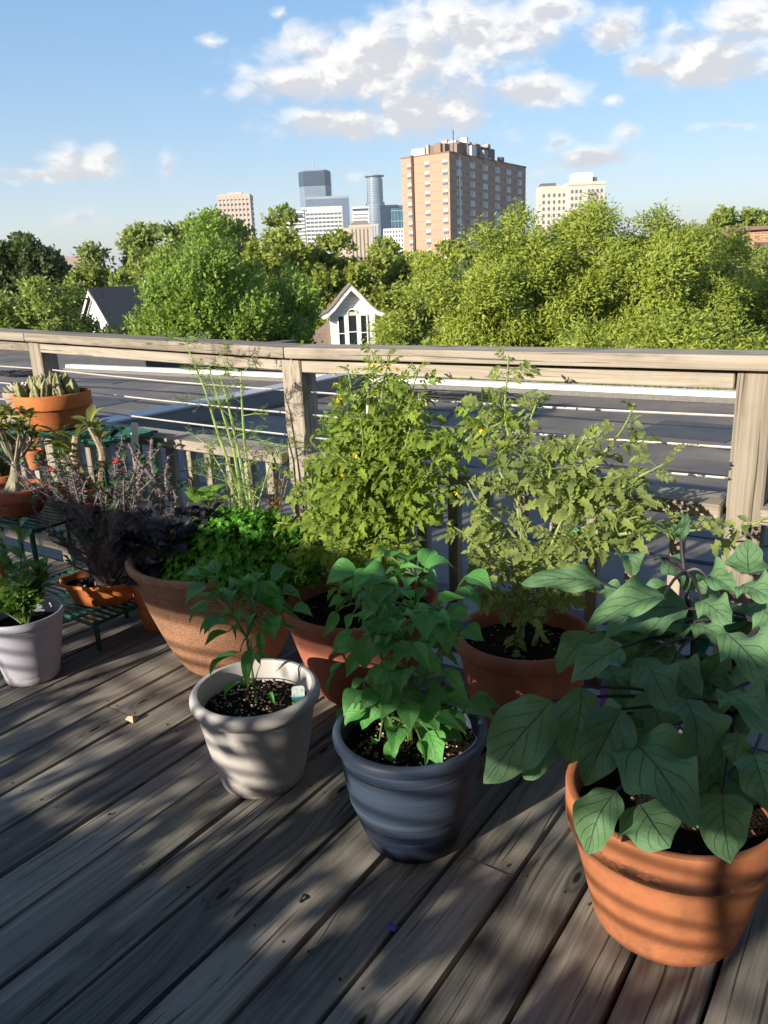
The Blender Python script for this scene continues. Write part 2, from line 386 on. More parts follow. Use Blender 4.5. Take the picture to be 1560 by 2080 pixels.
STEM_EGG = plain('dark purple stem', (.030, .022, .034), .5, 0, .3, 30)
STEM_FEN = plain('fennel stalk', (.30, .42, .13), .5, 0, .15, 30)
STEM_GREY = plain('grey thorny stem', (.20, .165, .18), .9, 0, .45, 70, .3)
STEM_PACHY = plain('pale spiny stem', (.36, .28, .2), .85, 0, .4, 90, .3)
THORN = plain('thorns', (.27, .23, .25), .8, 0, .3)
CAUDEX = plain('pale swollen trunk', (.27, .25, .185), .7, 0, .25, 14, .15)
CACTUS = plain('ribbed cactus', (.27, .27, .135), .7, 0, .4, 90, .2)
SUCC_W = plain('pale succulent', (.55, .53, .43), .6, 0, .15)
GREEN_METAL = plain('green enamelled metal', (.008, .085, .058), .4, .0, .2, 30, spec=.5)
CABLE = plain('galvanised cable', (.62, .58, .54), .4, .3, .1)
DARKMETAL = plain('dark metal', (.03, .03, .04), .5, 0, .2)
GALV = plain('galvanised pipe', (.45, .44, .42), .45, .5, .2)
BAMBOO = plain('pale stake', (.62, .58, .48), .6, 0, .15)
WHITE_TAG = plain('white plastic tag', (.78, .78, .76), .5, 0, .03)
BLUE_TAG = plain('blue plastic tag', (.03, .16, .55), .45, 0, .05)
PURPLE_TAG = plain('purple plastic tag', (.20, .08, .42), .45, 0, .05)
TEAL_TAG = plain('teal plastic tag', (.02, .33, .27), .45, 0, .05)
YEL_SAUCER = plain('pale yellow glaze', (.56, .58, .25), .3, 0, .05)
BLACK = plain('black rubber', (.012, .012, .014), .6)
# ================================================================== SETTING
def ground_mat():
    m, g = mat('distant ground'); p = g.n('ShaderNodeNewGeometry').outputs['Position']
    n = g.noise(p, .03, 6, .6)
    finish(g, g.ramp(n, [(.35, (.035, .055, .02)), (.55, (.06, .075, .035)), (.7, (.12, .115, .10))]), .95, spec=.1); return m
gb = MB(); gb.prism([(9000 * math.cos(2 * PI * k / 40), 9000 * math.sin(2 * PI * k / 40)) for k in range(40)], -9.4, -9.0)
tag(gb.build('ground', ground_mat()), kind='structure')

# ---- the flat roof the deck stands on
def membrane_mat():
    m, g = mat('roof membrane'); p = g.n('ShaderNodeTexCoord').outputs['Object']
    n = g.noise(p, 1.1, 6, .65); n2 = g.noise(g.vm('MULTIPLY', p, (.35, 3.0, 1)), 1, 5, .65); n3 = g.noise(p, 40, 4, .6)
    c = g.ramp(n, [(.3, (.105, .088, .078)), (.55, (.185, .156, .134)), (.75, (.30, .255, .21))])
    c = g.mix(g.math('MULTIPLY', g.mapr(n2, .52, .75), .5), c, (.27, .235, .20))
    c = g.mix(g.math('MULTIPLY', g.mapr(n2, .42, .25), .6), c, (.035, .033, .035))
    finish(g, c, g.mapr(n, .3, .7, .55, .85), g.bump(g.math('ADD', n3, n), .25, .01), spec=.3); return m
MEMB = membrane_mat()
ROOF_Z = -0.30
roof = MB(); roof.prism([(-60, -12), (14, -12), (14, 10.0), (-15.1, 10.0), (-15.1, 17.5), (-60, 17.5)], -9.2, ROOF_Z)
roof_o = tag(roof.build('flat_roof', MEMB), kind='structure')
FLASH = plain('white roof flashing', (.78, .76, .66), .5, .0, .06, 4)
pb = MB(); pb.box((-.5, 10.04, ROOF_Z + .06), (29.0, .16, .14)); pb.build('parapet_cap', FLASH, roof_o)
pw = MB(); pw.box((-.5, 9.93, ROOF_Z + .035), (29.0, .05, .062)); pw.build('parapet_base_strip', plain('grey base flashing', (.16, .155, .15), .7), roof_o)
PATCHM = plain('newer membrane patch', (.075, .07, .07), .6, 0, .2, 3)
SEAM = plain('lapped membrane seam', (.032, .032, .035), .6, 0, .3)
for i, y in enumerate((3.4, 4.35, 5.3, 6.3, 7.35, 8.3, 9.1)):
    sm = MB(); pts = [(x, y + .05 * math.sin(x * .9 + i) + .02 * math.sin(x * 3.1), ROOF_Z + .004) for x in np.arange(-40, 12, .5)]
    for a, b in zip(pts[:-1], pts[1:]):
        w = .03 + .018 * math.sin(a[0] * 2.3 + i)
        sm.add([(a[0], a[1] - w, a[2]), (b[0], b[1] - w, b[2]), (b[0], b[1] + w, b[2] + .008), (a[0], a[1] + w, a[2] + .008), (a[0], a[1] - w, a[2] - .02), (b[0], b[1] - w, b[2] - .02)], [(0, 1, 2, 3), (4, 5, 1, 0)])
    sm.build('membrane_seam', SEAM, roof_o)
# low curb that divides the roof, running away from the deck
CURB = plain('grey curb metal', (.17, .17, .185), .5, 0, .12, 3); CURBTOP = plain('pale curb cap', (.42, .43, .44), .45, 0, .1, 3)
cb = MB(); cb.box((-7.40, 7.45, ROOF_Z + .10), (.26, 5.0, .21)); cb.build('roof_curb', CURB, roof_o)
cc = MB(); cc.box((-7.40, 7.45, ROOF_Z + .218), (.32, 5.04, .022)); cc.build('curb_cap', CURBTOP, roof_o)
# cast shadow beyond the parapet, built as a dark raised wedge
hb = MB(); poly = [(-15.75, ROOF_Z), (-15.75, -.2), (-14.1, 0.0), (-12.9, 0.0), (-12.9, ROOF_Z - .4), (-15.05, ROOF_Z - .4)]
hb.add([(x, 10.35, z) for x, z in poly] + [(x, 12.5, z) for x, z in poly], [tuple(range(6)), tuple(range(11, 5, -1))] + [(i, i + 6, (i + 1) % 6 + 6, (i + 1) % 6) for i in range(6)])
hw = tag(hb.build('shadow_wedge', plain('shadow grey', (.05, .053, .06), .7, 0, .1, 3)), 'dark grey shadow wedge built in place of a cast shadow beyond the white parapet', 'shadow wedge')
for (x, y, w, d, a) in ((-3.2, 6.2, 1.3, .7, .05), (-1.9, 8.1, .9, .9, -.1), (-10.5, 7.2, 1.6, .8, .02), (-5.9, 5.0, .8, 1.1, .1), (-.9, 5.1, 1.0, .6, 0), (-12.5, 9.0, 1.2, .6, .1)):
    pm_ = MB(); pm_.box((0, 0, 0), (w, d, .006)); po = pm_.build('membrane_patch', PATCHM, roof_o); po.location = (x, y, ROOF_Z + .004); po.rotation_euler = (0, 0, a)
# vent pipe and cable tangles on the roof
vp = empty('vent_pipe', (-4.9, 7.4, ROOF_Z)); tag(vp, 'grey metal vent pipe with dark domed cap on the roof behind the bushy tomato', 'vent pipe')
b = MB(); b.lathe([(.055, 0), (.055, .26), (.06, .26), (.06, .28), (.001, .281)], 20); b.lathe([(.11, 0), (.10, .02), (.056, .05)], 20); b.build('pipe', GALV, vp, True)
b = MB(); b.lathe([(.10, .34), (.12, .36), (.115, .41), (.08, .46), (.001, .48)], 20); b.lathe([(.03, .27), (.03, .35)], 10); b.build('cap', DARKMETAL, vp, True)
def tangle(x, y, rx, ry, n, label, seed):
    rr = random.Random(seed); b = MB()
    for i in range(n):
        a0 = rr.uniform(0, 6.28); w = rr.uniform(.5, 1.1); pts = []
        for k in range(18):
            a = a0 + k * rr.uniform(.3, .55)
            pts.append((rx * w * math.cos(a) * (1 + .3 * math.sin(k)), ry * w * math.sin(a), .012 + .05 * abs(math.sin(k * .8 + i)) * w))
        b.tube(pts, .009, 5)
    o = b.build('cable_tangle', BLACK, None, True, loc=(x, y, ROOF_Z)); return tag(o, label, 'cables', 'loose black cables on the roof')
tangle(-15.2, 9.2, .75, .4, 9, 'tangled heap of black cable on the roof left of the cactus pot post', 1)
tangle(-5.3, 9.3, .8, .25, 6, 'thin scribble of loose black cable on the roof near the parapet behind the tomatoes', 2)
b = MB(); b.tube([(-5.0, 9.0, -.285), (-4.4, 7.4, -.28), (-3.6, 5.6, -.285), (-3.0, 4.4, -.28), (-2.7, 3.6, -.285)], .012, 5)
tag(b.build('roof_cable', BLACK, None, True), 'single black cable lying slantwise across the grey roof toward the deck', 'cable')

# unseen house wing added behind left; roof sloped to throw the long shadow
nh = empty('shadow_house_wing', (-9.4, -5.2, ROOF_Z)); tag(nh, 'added grey sided house wing, its roof sloped to shade the flat roof', 'house')
SID = plain('grey siding', (.30, .30, .31), .8, 0, .05, 3); b = MB(); zt = lambda x: 3.18 + (x + 11.2) * .224 - ROOF_Z
pv = [(-13.2, -7.2), (-6.7, -7.2), (-6.7, -3.3), (-13.2, -3.3)]
b.add([(x + 9.4, y + 5.2, 0) for x, y in pv] + [(x + 9.4, y + 5.2, zt(x) - .12) for x, y in pv], [(3, 2, 1, 0), (0, 1, 5, 4), (1, 2, 6, 5), (2, 3, 7, 6), (3, 0, 4, 7), (4, 5, 6, 7)]); b.build('wall', SID, nh)
b = MB(); pv = [(-13.4, -7.4), (-6.5, -7.4), (-6.5, -3.1), (-13.4, -3.1)]
b.add([(x + 9.4, y + 5.2, zt(x) - .115) for x, y in pv] + [(x + 9.4, y + 5.2, zt(x)) for x, y in pv], [(3, 2, 1, 0), (0, 1, 5, 4), (1, 2, 6, 5), (2, 3, 7, 6), (3, 0, 4, 7), (4, 5, 6, 7)]); b.build('roof', plain('dark shingles', (.06, .055, .055), .9), nh)
sky_screen = empty('house', (5.0, -2.6, ROOF_Z)); tag(sky_screen, 'added tall dark brick wall right of the deck, keeping skylight off it', 'house')  # unseen brick wall, added at the side to deepen the deck's shade
b = MB(); b.box((.2, 0, 3.6), (4.6, 9.0, 7.2)); b.build('wall', plain('dark brick', (.12, .07, .05), .9, 0, .3, 12), sky_screen)
b = MB(); b.box((.2, 0, 7.28), (5.2, 9.6, .16)); b.build('roof', plain('dark roof edge', (.05, .05, .05), .9), sky_screen)
# ---- deck
deck = MB()
for j in range(-8, 3): deck.box((-2.1, 1.33 + .406 * j, -.115), (6.9, .04, .16))
deck.box((-2.1, 2.16, -.13), (6.9, .036, .20))
deck_o = tag(deck.build('deck', plain('dark deck joists', (.035, .03, .025), .9)), kind='structure')
X0, PITCHX = -1.7815, .1445
def plank_mesh(L, w=.1352, t=.036, seed=0):
    """board along local Y, lightly cupped, worn rounded edges"""
    rr = random.Random(seed); n = max(2, int(L / .12)); b = MB(); prof = [(-.5, -t), (-.5, -.006), (-.482, -.0015), (-.25, 0), (0, .0004), (.25, 0), (.482, -.0015), (.5, -.006), (.5, -t)]
    ph = rr.uniform(0, 6); vs = []
    for i in range(n + 1):
        y = -L / 2 + L * i / n; e = .0012 * math.sin(y * 3 + ph) + rr.uniform(-.0006, .0006); wv = rr.uniform(-.0009, .0009)
        for (u, z) in prof: vs.append((u * w + wv, y, z + e * (1 if z > -.02 else 0)))
    m = len(prof); fs = [(i * m + k, i * m + k + 1, (i + 1) * m + k + 1, (i + 1) * m + k) for i in range(n) for k in range(m - 1)]
    fs += [tuple(range(m)), tuple(range(n * m + m - 1, n * m - 1, -1))]
    b.add(vs, fs); me = b.mesh('plank', WOOD_DECK, True, R(35)); return me
pm = {}
def add_plank(k, y0, y1):
    L = round(y1 - y0, 2); key = (L, k % 3)
    if key not in pm: pm[key] = plank_mesh(L, seed=k + 50)
    o = inst('plank', pm[key], deck_o)
    o.location = (X0 + PITCHX * (k + .5) + random.uniform(-.0012, .0012), (y0 + y1) / 2, random.uniform(-.0022, .0012))
    o.rotation_euler = (0, random.uniform(-.006, .006), random.uniform(-.0008, .0008))
JOINT = {-4: 1.331, -2: 1.331, 7: 1.331, -7: .925, -10: 1.331, -12: .925, 2: -.7, 5: -.29, 10: -.29, 0: -.7, 12: .5}
for k in range(-24, 21):
    j = JOINT.get(k, -.29 if k % 3 == 0 else -1.1)
    add_plank(k, -1.62, j - .0018); add_plank(k, j + .0018, 2.118)
# screws where boards cross joists
sb = MB()
for k in range(-20, 18):
    for j in range(-4, 3):
        for u in (-.044, .044):
            if random.random() < .25: continue
            x = X0 + PITCHX * (k + .5) + u + random.uniform(-.006, .006); y = 1.33 + .406 * j + random.uniform(-.012, .012) + (.02 if j == 0 else 0)
            sb.lathe([(.0001, .0016), (.0026, .0012), (.0032, -.002)], 8, (x, y, 0))
so = sb.build('screw', plain('rusty screw heads', (.06, .045, .035), .6, .4), deck_o); so['kind'] = 'stuff'

# ---- railing along the far edge
rail = empty('railing', (0, 2.175, 0)); tag(rail, 'weathered grey wooden deck railing with thick cap, posts, balusters and wire cables', 'railing')
def board(name, parent, p0, p1, w, t, m=WOOD_RAIL, bev=.004, roll=0.0, seg=1):
    """board whose local Y runs from p0 to p1; w = width, t = thickness; cross-section X=w, Z=t"""
    p0, p1 = Vector(p0), Vector(p1); L = (p1 - p0).length
    b = MB(); b.box((0, 0, 0), (w, L, t)); me = b.mesh(name, m, False); bevel_mesh(me, bev, seg)
    d = (p1 - p0).normalized()
    up = Vector((0, 0, 1)) if abs(d.z) < .9 else Vector((1, 0, 0))
    M = basis((p0 + p1) / 2, d, up) @ Matrix.Rotation(roll, 4, 'Y')
    if parent is not None: M = Matrix.Translation(-Vector(parent.location)) @ M
    return inst(name, me, parent, mat=M)
POSTX = [-4.98, -3.436, -1.876, -.362, 1.16]
def rise(x): return .046 * max(0, (-1.876 - x) / 1.6)
for i, x in enumerate(POSTX):
    zt = 1.036 + rise(x)
    p = board('post', rail, (x, 2.175, -.28), (x + .004 * (i % 2), 2.175, zt), .089, .089, bev=.005)
def cap(xa, xb):
    board('cap_rail', rail, (xa, 2.171, 1.056 + rise(xa)), (xb, 2.171, 1.056 + rise(xb)), .142, .038, bev=.005, seg=2)
cap(-7.2, -3.45); cap(-3.447, -1.8785); cap(-1.8755, 2.6)
for a, bx in zip([-6.5] + POSTX, POSTX + [2.6]):
    xa, xb = a + .0465, bx - .0465
    r0, r1 = rise(xa), rise(xb)
    board('sub_rail', rail, (xa, 2.165, 1.007 + r0), (xb, 2.165, 1.007 + r1), .06, .042, bev=.003)
    k = .55
    board('mid_rail', rail, (xa, 2.163, .672 + r0 * k), (xb, 2.163, .672 + r1 * k), .138, .04, bev=.004)
    board('bottom_rail', rail, (xa, 2.168, .07), (xb, 2.168, .07), .04, .06, bev=.003)
    n = int((xb - xa) / .122); bal = None
    for q in range(1, n + 1):
        x = xa + (xb - xa) * q / (n + 1)
        if x < -6.4 or x > 2.0: continue
        board('baluster', rail, (x, 2.163, .102), (x + random.uniform(-.004, .004), 2.163, .650 + rise(x) * k), .036, .036, bev=.002)
    for z in (.912, .829, .746):
        cbm = MB(); pts = []
        for q in range(9):
            t = q / 8; pts.append((xa + (xb - xa) * t, 2.175, z + (r0 + (r1 - r0) * t) * .8 - .006 * math.sin(PI * t)))
        if xb > -6: cbm.tube([Vector(p) - Vector(rail.location) for p in pts], .0034, 6); cbm.build('cable', CABLE, rail, True)
# ---- unseen slatted fence, added behind the camera to stripe and shade the deck
fence = empty('shade_fence', (0, -1.66, 0)); tag(fence, 'added wooden fence with slatted middle band that stripes and shades the deck', 'fence')
fx0, fx1 = -5.0, 3.0
for x in np.arange(fx0, fx1 + .01, 1.6): board('post', fence, (x, -1.72, -.28), (x, -1.72, 1.80), .089, .089, WOOD_FENCE)
for i in range(int((fx1 - fx0) / .146)):
    x = fx0 + .073 + i * .146; board('picket', fence, (x, -1.655, -.05), (x, -1.655, .925), .02, .1445, WOOD_FENCE, .002)
rs_ = random.Random(5)
for z in (.86 + .066 * k + rs_.uniform(-.016, .016) for k in range(9)):
    if rs_.random() < .06: continue
    board('slat', fence, (fx0, -1.655, z + rs_.uniform(-.03, .03)), (fx1, -1.655, z + rs_.uniform(-.03, .03)), .014, rs_.uniform(.011, .018), WOOD_FENCE, .002)
for z in (1.523, 1.676): board('fence_board', fence, (fx0, -1.655, z), (fx1, -1.655, z), .022, .151, WOOD_FENCE, .003)
for x in np.arange(fx0 + .4, fx1, .53): board('stile', fence, (x, -1.675, .80), (x + .03, -1.675, 1.45), .018, .03, WOOD_FENCE, .002)
# unseen vine, added on the slats to break their light into dapples
r = np.random.default_rng(44); V = []
cl = r.uniform([-4.9, .82], [2.6, 1.44], (150, 2)); keep = r.uniform(0, 1, 150) < np.where(cl[:, 1] > 1.10, np.where(cl[:, 1] > 1.32, .14, .16), .80); cl = cl[keep]
for cx, cz in cl:
    k = r.integers(16, 34); P = np.stack([cx + r.normal(0, .075, k), -1.60 + r.normal(0, .03, k), cz + r.normal(0, .04, k)], 1); d = nrmv(r.normal(0, 1, (k, 3)) + np.array([0, .3, -.3])); n_ = nrmv(np.array([0, 1., .4]) + r.normal(0, .5, (k, 3))); e = nrmv(np.cross(d, n_)); L = r.uniform(.05, .10, k)[:, None]
    V.append(np.stack([P, P + d * L * .45 + e * L * .42, P + d * L, P + d * L * .45 - e * L * .42], 1))
vine = empty('shade_vine', (-1.2, -1.60, 0)); tag(vine, 'added leafy vine on the fence slats that dapples the light on the deck', 'vine')
VINE = (np.concatenate(V) - np.array([-1.2, -1.60, 0]), vine)
b = MB()
for k in range(14): b.tube([(-3.6 + k * .52 + random.uniform(-.1, .1), -.01, -.0), (-3.6 + k * .52 + random.uniform(-.2, .2), .02, .7), (-3.6 + k * .52 + random.uniform(-.3, .3), .0, 1.28)], .005, 5)
b.build('stem', WOOD_FENCE, vine, True)
# ================================================================== POTS
def pot(name, label, x, y, rim_r, base_r, h, m, lip_h=.045, lip_o=.012, wall=.012, soil=.04, bulge=0.0, seg=72, cat='pot', group=None, rz=0.0, soil_m=None, lip_round=True, z=0.0, grooves=(), lean=(0, 0), curve=None, soilpart=True):
    """open pot: outer wall, rolled or banded lip, inner wall; its soil is a part"""
    prof = [(0.0005, .0), (base_r - .006, 0.0), (base_r, .006)]
    hb_ = h - lip_h; n = 14
    body_top = rim_r - lip_o
    for i in range(1, n + 1):
        t = i / n
        r = base_r + (body_top - base_r) * (t if curve is None else curve(t)) + bulge * math.sin(PI * t)
        zz = .006 + (hb_ - .006) * t
        for (gz, gd) in grooves:
            r += gd * math.exp(-((zz - gz) / .006) ** 2)
        prof.append((r, zz))
    # refine grooves with extra rings
    if grooves:
        extra = []
        for (gz, gd) in grooves:
            for dz in (-.012, -.006, -.003, 0, .003, .006, .012):
                zz = gz + dz; t = (zz - .006) / (hb_ - .006)
                if 0 < t < 1:
                    r = base_r + (body_top - base_r) * (t if curve is None else curve(t)) + bulge * math.sin(PI * t) + gd * math.exp(-(dz / .006) ** 2); extra.append((r, zz))
        prof = prof[:3] + sorted(prof[3:] + extra, key=lambda q: q[1])
    if lip_round:
        for k in range(9):
            a = -PI / 2 + PI * k / 8 * 1.0
            prof.append((rim_r - lip_o * .9 + lip_o * .9 * math.cos(a), hb_ + lip_h / 2 + lip_h / 2 * math.sin(a)))
        prof.append((rim_r - lip_o - wall * .6, h - .001))
    else:
        prof += [(body_top + .0015, hb_ + .0005), (rim_r - .003, hb_ + .002), (rim_r - .001, hb_ + .006), (rim_r, h - .006), (rim_r - .002, h - .001), (rim_r - .006, h), (rim_r - wall, h), (rim_r - wall - .003, h - .003)]
    ri = rim_r - lip_o - wall
    if not lip_round: ri = rim_r - wall - .004
    sr_ = (base_r + (ri - base_r) * max(.2, 1 - soil / h)) if curve is None else base_r + (ri - base_r) * curve(max(.2, 1 - soil / h))
    prof += [(ri, h - .008), (sr_ + .002, h - soil - .02), (base_r * .5, h - soil - .05 if soil < h * .5 else .02)]
    b = MB(); b.lathe(prof, seg)
    me = b.mesh(name, m, True, R(50))
    o = inst(name, me, None, loc=(x, y, z)); o.rotation_euler = (lean[0], lean[1], rz)
    tag(o, label, cat, group)
    if soilpart:
        s = MB(); rs = 16; sg = 40; vs = [(0, 0, h - soil + .006)]; fs = []
        rr = random.Random(name + label)
        for i in range(1, rs + 1):
            for k in range(sg):
                r = (sr_ + .003) * i / rs; a = 2 * PI * k / sg
                zz = h - soil + .012 * math.cos(r / sr_ * 1.5) - .006 + rr.uniform(-.005, .005) * (1 if i < rs else .3)
                vs.append((r * math.cos(a), r * math.sin(a), zz))
        fs += [(0, 1 + k, 1 + (k + 1) % sg) for k in range(sg)]
        for i in range(rs - 1): fs += [(1 + i * sg + k, 1 + (i + 1) * sg + k, 1 + (i + 1) * sg + (k + 1) % sg, 1 + i * sg + (k + 1) % sg) for k in range(sg)]
        s.add(vs, fs); s.build('soil', soil_m or SOIL, o, True, angle=None)
    return o
def crumbs(parent, r, z, n, size, m, name, flat=.6, seed=1, rmin=0.0):
    rr = random.Random(seed); b = MB()
    for i in range(n):
        a = rr.uniform(0, 2 * PI); q = rmin + (r - rmin) * math.sqrt(rr.random()); s = size * rr.uniform(.4, 1.3)
        c = Vector((q * math.cos(a), q * math.sin(a), z + rr.uniform(-.002, .006)))
        vs = [Vector((rr.uniform(.5, 1) * s * dx, rr.uniform(.5, 1) * s * dy, rr.uniform(.5, 1) * s * dz * flat)) for dx, dy, dz in ((1, 0, 0), (-1, 0, 0), (0, 1, 0), (0, -1, 0), (0, 0, 1), (0, 0, -1))]
        Q = Matrix.Rotation(rr.uniform(0, 3), 3, 'Z') @ Matrix.Rotation(rr.uniform(-.6, .6), 3, 'X')
        b.add([c + Q @ v for v in vs], [(0, 2, 4), (2, 1, 4), (1, 3, 4), (3, 0, 4), (2, 0, 5), (1, 2, 5), (3, 1, 5), (0, 3, 5)])
    o = b.build(name, m, parent); o['kind'] = 'stuff'; return o

BEI = pot('flower_pot', 'warm white plastic pot with a rolled rim holding the small sparse pepper plant', -1.372, 1.322, .172, .112, .272, BEIGE, .042, .017, .008, .055, bulge=.004, grooves=((.235, -.0015),))
crumbs(BEI, .125, .222, 150, .0045, PERLITE, 'perlite', seed=2); crumbs(BEI, .13, .222, 130, .007, CHIPS, 'bark_chips', seed=3)
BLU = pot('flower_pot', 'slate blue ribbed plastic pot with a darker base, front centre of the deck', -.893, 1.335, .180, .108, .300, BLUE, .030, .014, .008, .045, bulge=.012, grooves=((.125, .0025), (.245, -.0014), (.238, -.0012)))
crumbs(BLU, .13, .258, 120, .0045, PERLITE, 'perlite', seed=4); crumbs(BLU, .135, .258, 130, .008, CHIPS, 'bark_chips', seed=5)
BIG = pot('flower_pot', 'large orange terracotta pot with a dark stained rim under the eggplant', -.318, 1.408, .209, .146, .302, TERRA_BIG, .078, .010, .016, .060, lip_round=False)
crumbs(BIG, .16, .247, 60, .006, CHIPS, 'bark_chips', seed=6)
RTP = pot('flower_pot', 'terracotta coloured round lipped pot behind the eggplant, holding the open tomato', -.850, 1.865, .200, .135, .330, TERRA_PLASTIC, .045, .017, .012, .045)
crumbs(RTP, .15, .285, 120, .0045, PERLITE, 'perlite', seed=7)
BOWLC = lambda t: t ** .62
TMP = pot('flower_pot', 'rounded terracotta bowl pot behind the blue pot, holding the bushiest tomato', -1.395, 1.835, .248, .125, .335, TERRA_PLASTIC, .030, .006, .014, .05, curve=BOWLC)
crumbs(TMP, .19, .285, 90, .0045, PERLITE, 'perlite', seed=8)
BWL = pot('planter_bowl', 'big speckled brown flared planter bowl full of parsley, fennel and basil', -1.925, 1.765, .318, .142, .430, BOWL, .030, .010, .016, .05, curve=lambda t: .18 * t + .82 * t ** .60 if t < 1 else 1, grooves=((.345, -.003), (.352, -.003)), cat='planter')
LVP = pot('flower_pot', 'pale lavender grey plastic pot at the left edge with a glossy leaved shrub', -2.478, 1.332, .136, .089, .248, LAV, .030, .006, .006, .05, grooves=((.205, -.0015), (.03, -.001)), lip_round=False)
BHP = pot('flower_pot', 'tall orange terracotta pot half hidden between the clay tray and the brown planter bowl', -2.405, 1.865, .130, .085, .265, TERRA_ORANGE, .05, .008, .012, .05, lip_round=False)

# ---- tags stuck in the soil
def ptag(label, x, y, z, m, h=.07, w=.02, rz=0.0, tilt=.2, group=None):
    b = MB(); n = 6
    pr = [(-w / 2, 0), (w / 2, 0), (w / 2, h), (-w / 2, h)]
    pr = [(-.002, -.03), (.002, -.03), (w / 2, .008), (w / 2, h * .93), (w * .3, h), (-w * .3, h), (-w / 2, h * .93), (-w / 2, .008)]
    b.add([(u, -.0006, v) for u, v in pr] + [(u, .0006, v) for u, v in pr], [tuple(range(8))[::-1], tuple(range(8, 16))] + [(i, (i + 1) % 8, (i + 1) % 8 + 8, i + 8) for i in range(8)])
    o = b.build('plant_tag', m, None, loc=(x, y, z)); o.rotation_euler = (-tilt, tilt * .4, rz); return tag(o, label, 'plant tag', group)
def printed_tag():
    m, g = mat('printed seed tag'); o = g.n('ShaderNodeTexCoord').outputs['Object']; z = g.sep(o)[2]; x = g.sep(o)[0]
    n = g.noise(o, 130, 4, .6)
    c = g.mix(g.mapr(g.math('ADD', z, g.math('MULTIPLY', g.math('SUBTRACT', n, .5), .015)), .024, .03), (.02, .25, .27), (.62, .70, .70))
    c = g.mix(g.math('MULTIPLY', g.mapr(n, .55, .6), .7), c, (.02, .12, .16)); c = g.mix(g.mapr(z, .016, .012), c, (.55, .50, .03))
    finish(g, c, .35); return m
ptag('small printed plant tag with a teal picture inside the rim of the white pot', -1.262, 1.365, .222, printed_tag(), .055, .034, .9, .25)
ptag('bright blue tag at the left rim of the pot of the tall staked tomato', -1.005, 1.80, .30, BLUE_TAG, .045, .02, .5, .15)
ptag('blue tag at the right rim of the bowl pot of the bushy tomato', -1.195, 1.84, .30, BLUE_TAG, .06, .02, .8, .15)
ptag('purple tag beside the rim, half hidden under the eggplant leaves', -.53, 1.60, .305, PURPLE_TAG, .09, .022, .5, .35)
ptag('teal tag between the eggplant stems', -.335, 1.64, .50, TEAL_TAG, .04, .035, .6, .1)
ptag('cyan tag low among the leaves of the staked tomato', -.74, 1.93, .60, plain('cyan plastic tag', (.02, .35, .55), .5), .03, .04, .6, .1)
ptag('white tag standing on the green plant stand right of the cactus pot', -2.56, 1.95, .70, WHITE_TAG, .09, .03, .5, .15)
b = MB(); b.tube([(0, 0, 0), (.012, .004, .016), (.02, .008, .002)], [.006, .008, .003], 6)
# small finds on the deck
b = MB(); b.add([(-.022, -.012, 0), (.02, -.014, 0), (.012, .016, 0), (-.014, .012, 0), (-.012, -.006, .012), (.008, -.004, .016), (.004, .008, .012)], [(0, 1, 5, 4), (1, 2, 6, 5), (2, 3, 6), (3, 0, 4, 6), (4, 5, 6), (3, 2, 1, 0)])
tag(b.build('wood_chip', plain('pale wood chip', (.42, .34, .24), .8), None, loc=(-1.926, 1.322, .001)), 'little pale wood chip lying on a board joint left of the white pot', 'wood chip')
b = MB(); b.add([(-.012, -.006, 0), (.010, -.008, 0), (.014, .006, 0), (-.008, .008, 0), (-.006, -.002, .006), (.008, .001, .008)], [(0, 1, 5, 4), (1, 2, 5), (2, 3, 4, 5), (3, 0, 4), (3, 2, 1, 0)])
tag(b.build('plastic_scrap', plain('violet blue scrap', (.05, .04, .45), .5), None, loc=(-.777, 1.07, .001)), 'tiny violet blue scrap on the dark boards in front of the blue pot', 'scrap')

for (x, y, a, r1, r2) in ((-.985, 1.035, .2, .016, .011), (-1.42, .93, .1, .006, .004), (-1.60, .99, 0, .005, .004)):
    kb = MB(); kb.lathe([(.0005, .0012), (r1 * .7, .0012), (r1, .0009)], 14, rfn=lambda t, z: 1 + .18 * math.sin(3 * t) + .1 * math.sin(5 * t)); ko = kb.build('knot_hole', BLACK, deck_o); ko.location = (x, y, 0); ko.scale = (r2 / r1, 1.2, 1)
